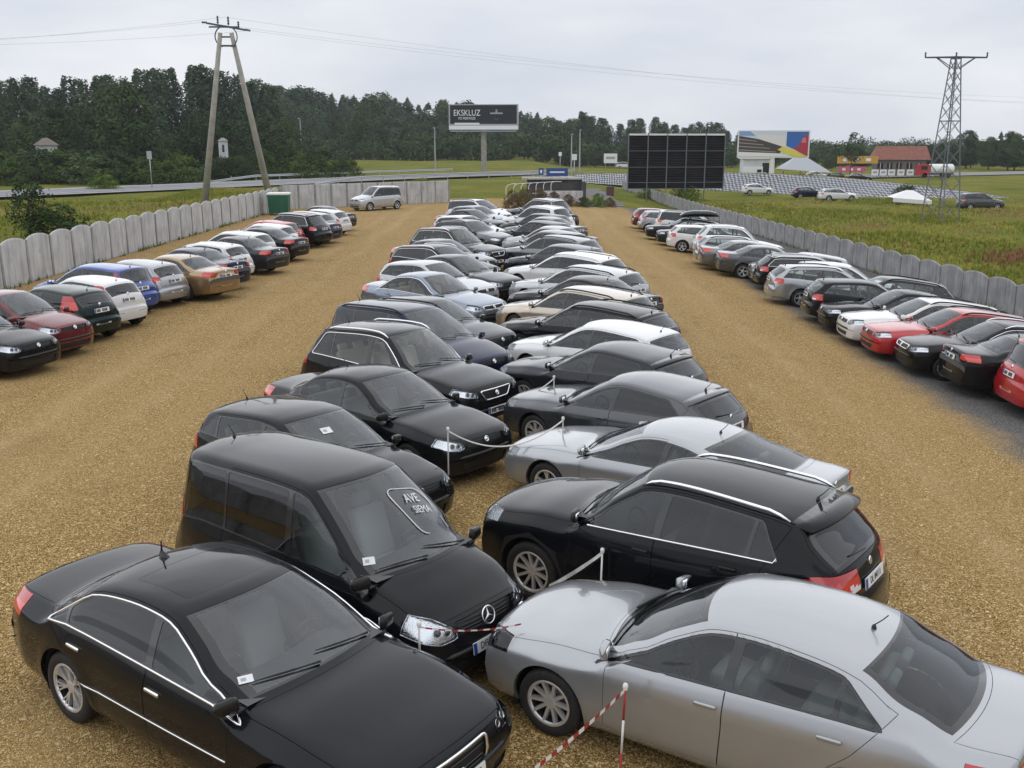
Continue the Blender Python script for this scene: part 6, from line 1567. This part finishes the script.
# green bin
p_ = at(269, 214.5); S = (214.5-HORIZ)/CAM_H; o = empty('waste_container', (XL+1.3, p_.y, 0), R(4)); tag(o, 'green waste container with a white lid against the pale fence', 'waste bin'); w, h = 21/S, 20/S
M_GREEN = mat('container_green', (.010,.115,.065), .5, noise=(2,(.014,.085,.052),.4,.7)); b = MB(); b.add([(-w/2+.06, -.55, .12), (w/2-.06, -.55, .12), (w/2-.06, .55, .12), (-w/2+.06, .55, .12), (-w/2, -.62, h), (w/2, -.62, h), (w/2, .62, h), (-w/2, .62, h)], [(0, 3, 2, 1), (0, 1, 5, 4), (1, 2, 6, 5), (2, 3, 7, 6), (3, 0, 4, 7)]); b.obj('body', M_GREEN, o)
for k in (-.33, 0, .33): box_obj('rib', (k*w, -.60, h*.55), (.06, .06, h*.75), M_GREEN, o)
me = (lambda b: (b.box((0, 0, h+.08), (w+.10, 1.34, .16)), b.mesh('lid', M_WHITE))[1])(MB()); bevel_mesh(me, .04); mesh_obj('lid', me, o)
for x in (-.5, .5):
    for y in (-.4, .4): b = MB(); b.lathe([(0, -.03), (.08, -.03), (.08, .03), (0, .03)], 'X', 12, (x*w*.8, y, .08)); b.obj('castor', M_TYRE, o, True)
# houses in the wood
def cottage(px, py, d, w, hp, roofc, label):
    S = d/1000; x = (px-512)*S; o = empty('cottage', (x, d, 0), R(15)); tag(o, label, 'house'); zt = CAM_H+(HORIZ-py)*S; ww = w*S; hh = zt-hp*S
    box_obj('wall', (0, 0, hh/2), (ww*.85, ww*.8, hh), M_WALL, o); b = MB(); e = ww*.52
    b.add([(-e, -e, hh), (e, -e, hh), (e, e, hh), (-e, e, hh), (-e*.2, 0, zt), (e*.2, 0, zt)], [(0, 1, 5, 4), (1, 2, 5), (2, 3, 4, 5), (3, 0, 4)]); b.obj('roof', mat(label.split()[0]+'_roof', roofc, .9), o); w_ = box_obj('window', (0, -ww*.41, hh*.8), (ww*.2, .08, hh*.2), M_DGL, o); box_obj('sill', (0, -ww*.42, hh*.69), (ww*.24, .15, .1), M_WHITE, o)
cottage(59, 138, 147, 20, 7, (.17,.145,.125), 'brownish hipped roof of a cottage among the dark trees'); cottage(231, 138, 150, 10, 3, (.26,.24,.22), 'pale narrow house beyond the twin-legged pole')
# long roof box on the black estate in the scalloped row
for A in PLACED:
    if 'roof box' in A[0]:
        ct, w, hd = A[1], A[2], A[3]; lx = (ct.p['xw']+ct.p['xr'])/2; x, y = w.x+lx*math.cos(hd), w.y+lx*math.sin(hd)
        o = empty('roof_box', (x, y, gz(x, y)+ct.p['H']+.02), hd); tag(o, 'long black roof box on top of the black estate', 'roof box')
        b = MB(); n = 12; vs = []; fs = []; prof = [(-1.15, .06), (-1.0, .26), (-.6, .36), (.3, .38), (.8, .30), (1.1, .12)]
        for (xx, zz) in prof:
            for k in range(n): a = 2*math.pi*k/n; vs.append((xx, .42*math.copysign(abs(math.cos(a))**.5, math.cos(a))*(.7+.3*min(1, zz/.3)), .12+max(.04, zz)*.5*(1+math.copysign(abs(math.sin(a))**.6, math.sin(a)))))
        for i in range(len(prof)-1):
            for k in range(n): fs.append((i*n+k, i*n+(k+1) % n, (i+1)*n+(k+1) % n, (i+1)*n+k))
        fs += [tuple(range(n))[::-1], tuple((len(prof)-1)*n+k for k in range(n))]; b.add(vs, fs); b.obj('shell', M_GLOSSB, o, True); box_obj('bar', (-.5, 0, .06), (.05, 1.1, .05), M_BLACK, o); box_obj('bar', (.5, 0, .06), (.05, 1.1, .05), M_BLACK, o)

# ================================================================== barrier stakes, tape and windscreen notes
M_TRED = mat('tape_red', (.35,.03,.035), .6); M_TWH = mat('tape_white', (.72,.70,.66), .6); M_STAKE = mat('stake_grey', (.45,.44,.42), .6)
def stake(p, h, label, cols=None, lean=(0, 0)):
    o = empty('barrier_stake', (p[0], p[1], gz(p[0], p[1]))); tag(o, label, 'stake'); cols = cols or [M_STAKE]; n = len(cols)
    for k, m in enumerate(cols):
        b = MB(); z0, z1 = -.06 if k == 0 else h*k/n, h*(k+1)/n; b.tube([(lean[0]*z0/h, lean[1]*z0/h, z0), (lean[0]*z1/h, lean[1]*z1/h, z1)], .010, 8); b.obj('rod_section' if n > 1 else 'rod', m, o, True)
    b = MB(); b.lathe([(.018, h-.03), (.024, h), (.018, h+.025), (0, h+.03)], 'Z', 8, (lean[0], lean[1], 0)); b.obj('cap', M_TWH, o, True); return Vector((p[0]+lean[0], p[1]+lean[1], gz(p[0], p[1])+h-.03))
def tape(a, e, sag, label, seg, w=.05, red=None):
    o = empty('barrier_tape', a); tag(o, label, 'tape'); a, e = Vector(a), Vector(e); d = (e-a); n = seg*2
    pt = lambda t: a.lerp(e, t)-a-Vector((0, 0, sag*4*t*(1-t)))
    for k in range(n):
        b = MB(); vs = []; fs = []
        for j in range(3):
            t = (k+j/2)/n; p_ = pt(t); tw = .35*math.sin(t*9); u = Vector((math.sin(tw)*.6, math.sin(tw)*.4, math.cos(tw)))*w/2; vs += [p_-u, p_+u]
        fs = [(0, 2, 3, 1), (2, 4, 5, 3)]; b.add(vs, fs)
        nrm = d.cross(Vector((0, 0, 1))).normalized()*.002; b.add([Vector(q)+nrm for q in vs], [q[::-1] for q in fs])
        b.obj('red_band' if (k % 2 and not red) else 'white_band', (red or M_TRED) if k % 2 else M_TWH, o)
def pix(px, py, z):
    q = at(px, py, z); return Vector((q.x, q.y, q.z))
# near stake in front of the silver liftback
s1 = pix(622, 690, .88); t1 = stake((s1.x, s1.y), .90, 'red and white barrier stake in front of the silver liftback', [M_TRED, M_TWH, M_TRED], (.03, .02))
tape(t1, pix(505, 790, .56), .04, 'red and white tape running down from the stake by the silver liftback', 11, .038)
# stake between the silver liftback and the black crossover
t2 = stake((.95, 10.0), .93, 'white barrier stake between the silver liftback and the black off-roader', [M_TWH], (.02, .01))
tape(t2, Vector((.40, 10.03, .50)), .02, 'white tape between the silver liftback and the black off-roader', 3, .05, mat('tape_grey', (.58,.55,.52), .6))
# stake at the black van's lamp and tape across its nose
s3 = pix(419, 626, .98); t3 = stake((s3.x, s3.y), 1.0, 'thin red and white stake beside the black van headlight', [M_TWH, M_TRED, M_TWH])
tape(t3, pix(521, 624, .88), .05, 'red and white tape hanging across the nose of the black van', 8, .016)
# tall stake before the black saloon and the rope to the graphite hatchback
s4 = at(449, 503); t4 = stake((s4.x, s4.y), 1.14, 'tall grey stake in front of the black saloon', None)
s5 = pix(563, 419, 1.15); t5 = stake((s5.x, s5.y), 1.16, 'grey stake between the silver coupe and the graphite hatchback', None)
def rope(a, e, sag, label):
    b = MB(); a, e = Vector(a), Vector(e); b.tube([a.lerp(e, k/20)-Vector((0, 0, sag*4*(k/20)*(1-k/20))) for k in range(21)], .012, 6); tag(b.obj('barrier_rope', M_TWH, None, True), label, 'rope')
rope(t4, t5, .32, 'white sagging rope from the tall stake to the silver coupe')
s6 = pix(554, 377, 1.1); t6 = stake((s6.x, s6.y), 1.1, 'grey stake between the graphite and anthracite hatchbacks', None); rope(t6, pix(518, 398, .75), .06, 'short white rope beside the anthracite hatchback')
# paper stickers behind windscreens
def sticker(ct, root_w, hd, x, y, w, h, label, nm='paper_sticker'):
    co, no = ct.ray_top(x, y); no = Vector((no.x, no.y*(1 if y >= 0 else -1), no.z)); c = Vector((co.x, y, co.z))+no*.006
    M = Matrix.Translation((root_w.x, root_w.y, gz(root_w.x, root_w.y))) @ Matrix.Rotation(hd, 4, 'Z') @ Matrix.Translation(c) @ basis(no).to_4x4()
    b = MB(); b.box((0, 0, 0), (.003, w, h)); b.box((.003, -w*.15, 0), (.002, w*.35, h*.4), None, 1); o = b.obj(nm, [M_STICK, M_GREYP]); o.matrix_world = M; tag(o, label, 'sticker')
A = {(q[4], q[5]): q for q in PLACED}
q = A[(ROW_L, 0)]; sticker(q[1], q[2], q[3], q[1].p['xc']-.26, -.60, .12, .07, 'small white paper sticker on the windscreen of the black limousine')
q = A[(ROW_L, 1)]; sticker(q[1], q[2], q[3], q[1].p['xc']-.30, -.56, .12, .08, 'small white paper sticker on the windscreen of the black van')
q = A[(ROW_L, 2)]; sticker(q[1], q[2], q[3], q[1].p['xw']+.30, -.15, .16, .12, 'white paper sticker on the windscreen of the black hatchback')
# chalk marks on the van's windscreen: a rounded outline with two rows of strokes
q = A[(ROW_L, 1)]; ct, w, hd = q[1], q[2], q[3]; M = Matrix.Translation((w.x, w.y, gz(w.x, w.y))) @ Matrix.Rotation(hd, 4, 'Z')
def wsp(x, y): co, no = ct.ray_top(x, y); return M @ (Vector((co.x, y, co.z))+Vector((no.x, no.y*(1 if y >= 0 else -1), no.z))*.008)
xa, xb_ = ct.p['xw']+.20, ct.p['xc']-.22; loop = round_poly([(xb_, .12), (xa, .02), (xa, .52), (xb_, .62)], .10, 4)
o = empty('windscreen_marks', wsp(xa, .3)); tag(o, 'white painted outline and lettering on the windscreen of the black van', 'lettering'); oi_ = o.location.copy()
b = MB(); b.tube([wsp(*p_)-oi_ for p_ in loop[:int(len(loop)*.80)]], .006, 5); b.obj('outline', M_STICK, o, True)
for txt, xx, yy, sz in (('AVE', lerp(xa, xb_, .26), .30, .16), ('SIEMA', lerp(xa, xb_, .52), .34, .13)):
    c = wsp(xx, yy); ex = (wsp(xx, yy+.05)-wsp(xx, yy-.05)).normalized(); ey = (wsp(xx-.05, yy)-wsp(xx+.05, yy)).normalized(); ez = ex.cross(ey)
    t_ = mesh_obj('letters', text_mesh(txt, sz, 'screen_text', M_STICK, .001, squeeze=.8), o); t_.matrix_local = Matrix.Translation(c-oi_) @ Matrix((ex, ey, ez)).transposed().to_4x4()
# ================================================================== thin damp air
hz = MB(); hz.box((0, 600, 17), (1900, 1400, 44)); hm = bpy.data.materials.new('thin_haze'); hm.use_nodes = True; ht = hm.node_tree; ht.nodes.clear()
ho = N(ht, 'ShaderNodeOutputMaterial'); pv = N(ht, 'ShaderNodeVolumePrincipled'); pv.inputs['Density'].default_value = .0002; pv.inputs['Color'].default_value = (.86,.90,.95,1); pv.inputs['Anisotropy'].default_value = .2
ht.links.new(pv.outputs[0], ho.inputs['Volume']); tag(hz.obj('haze', hm), 'thin pale haze over the whole lot and woods', 'haze', None, 'stuff')
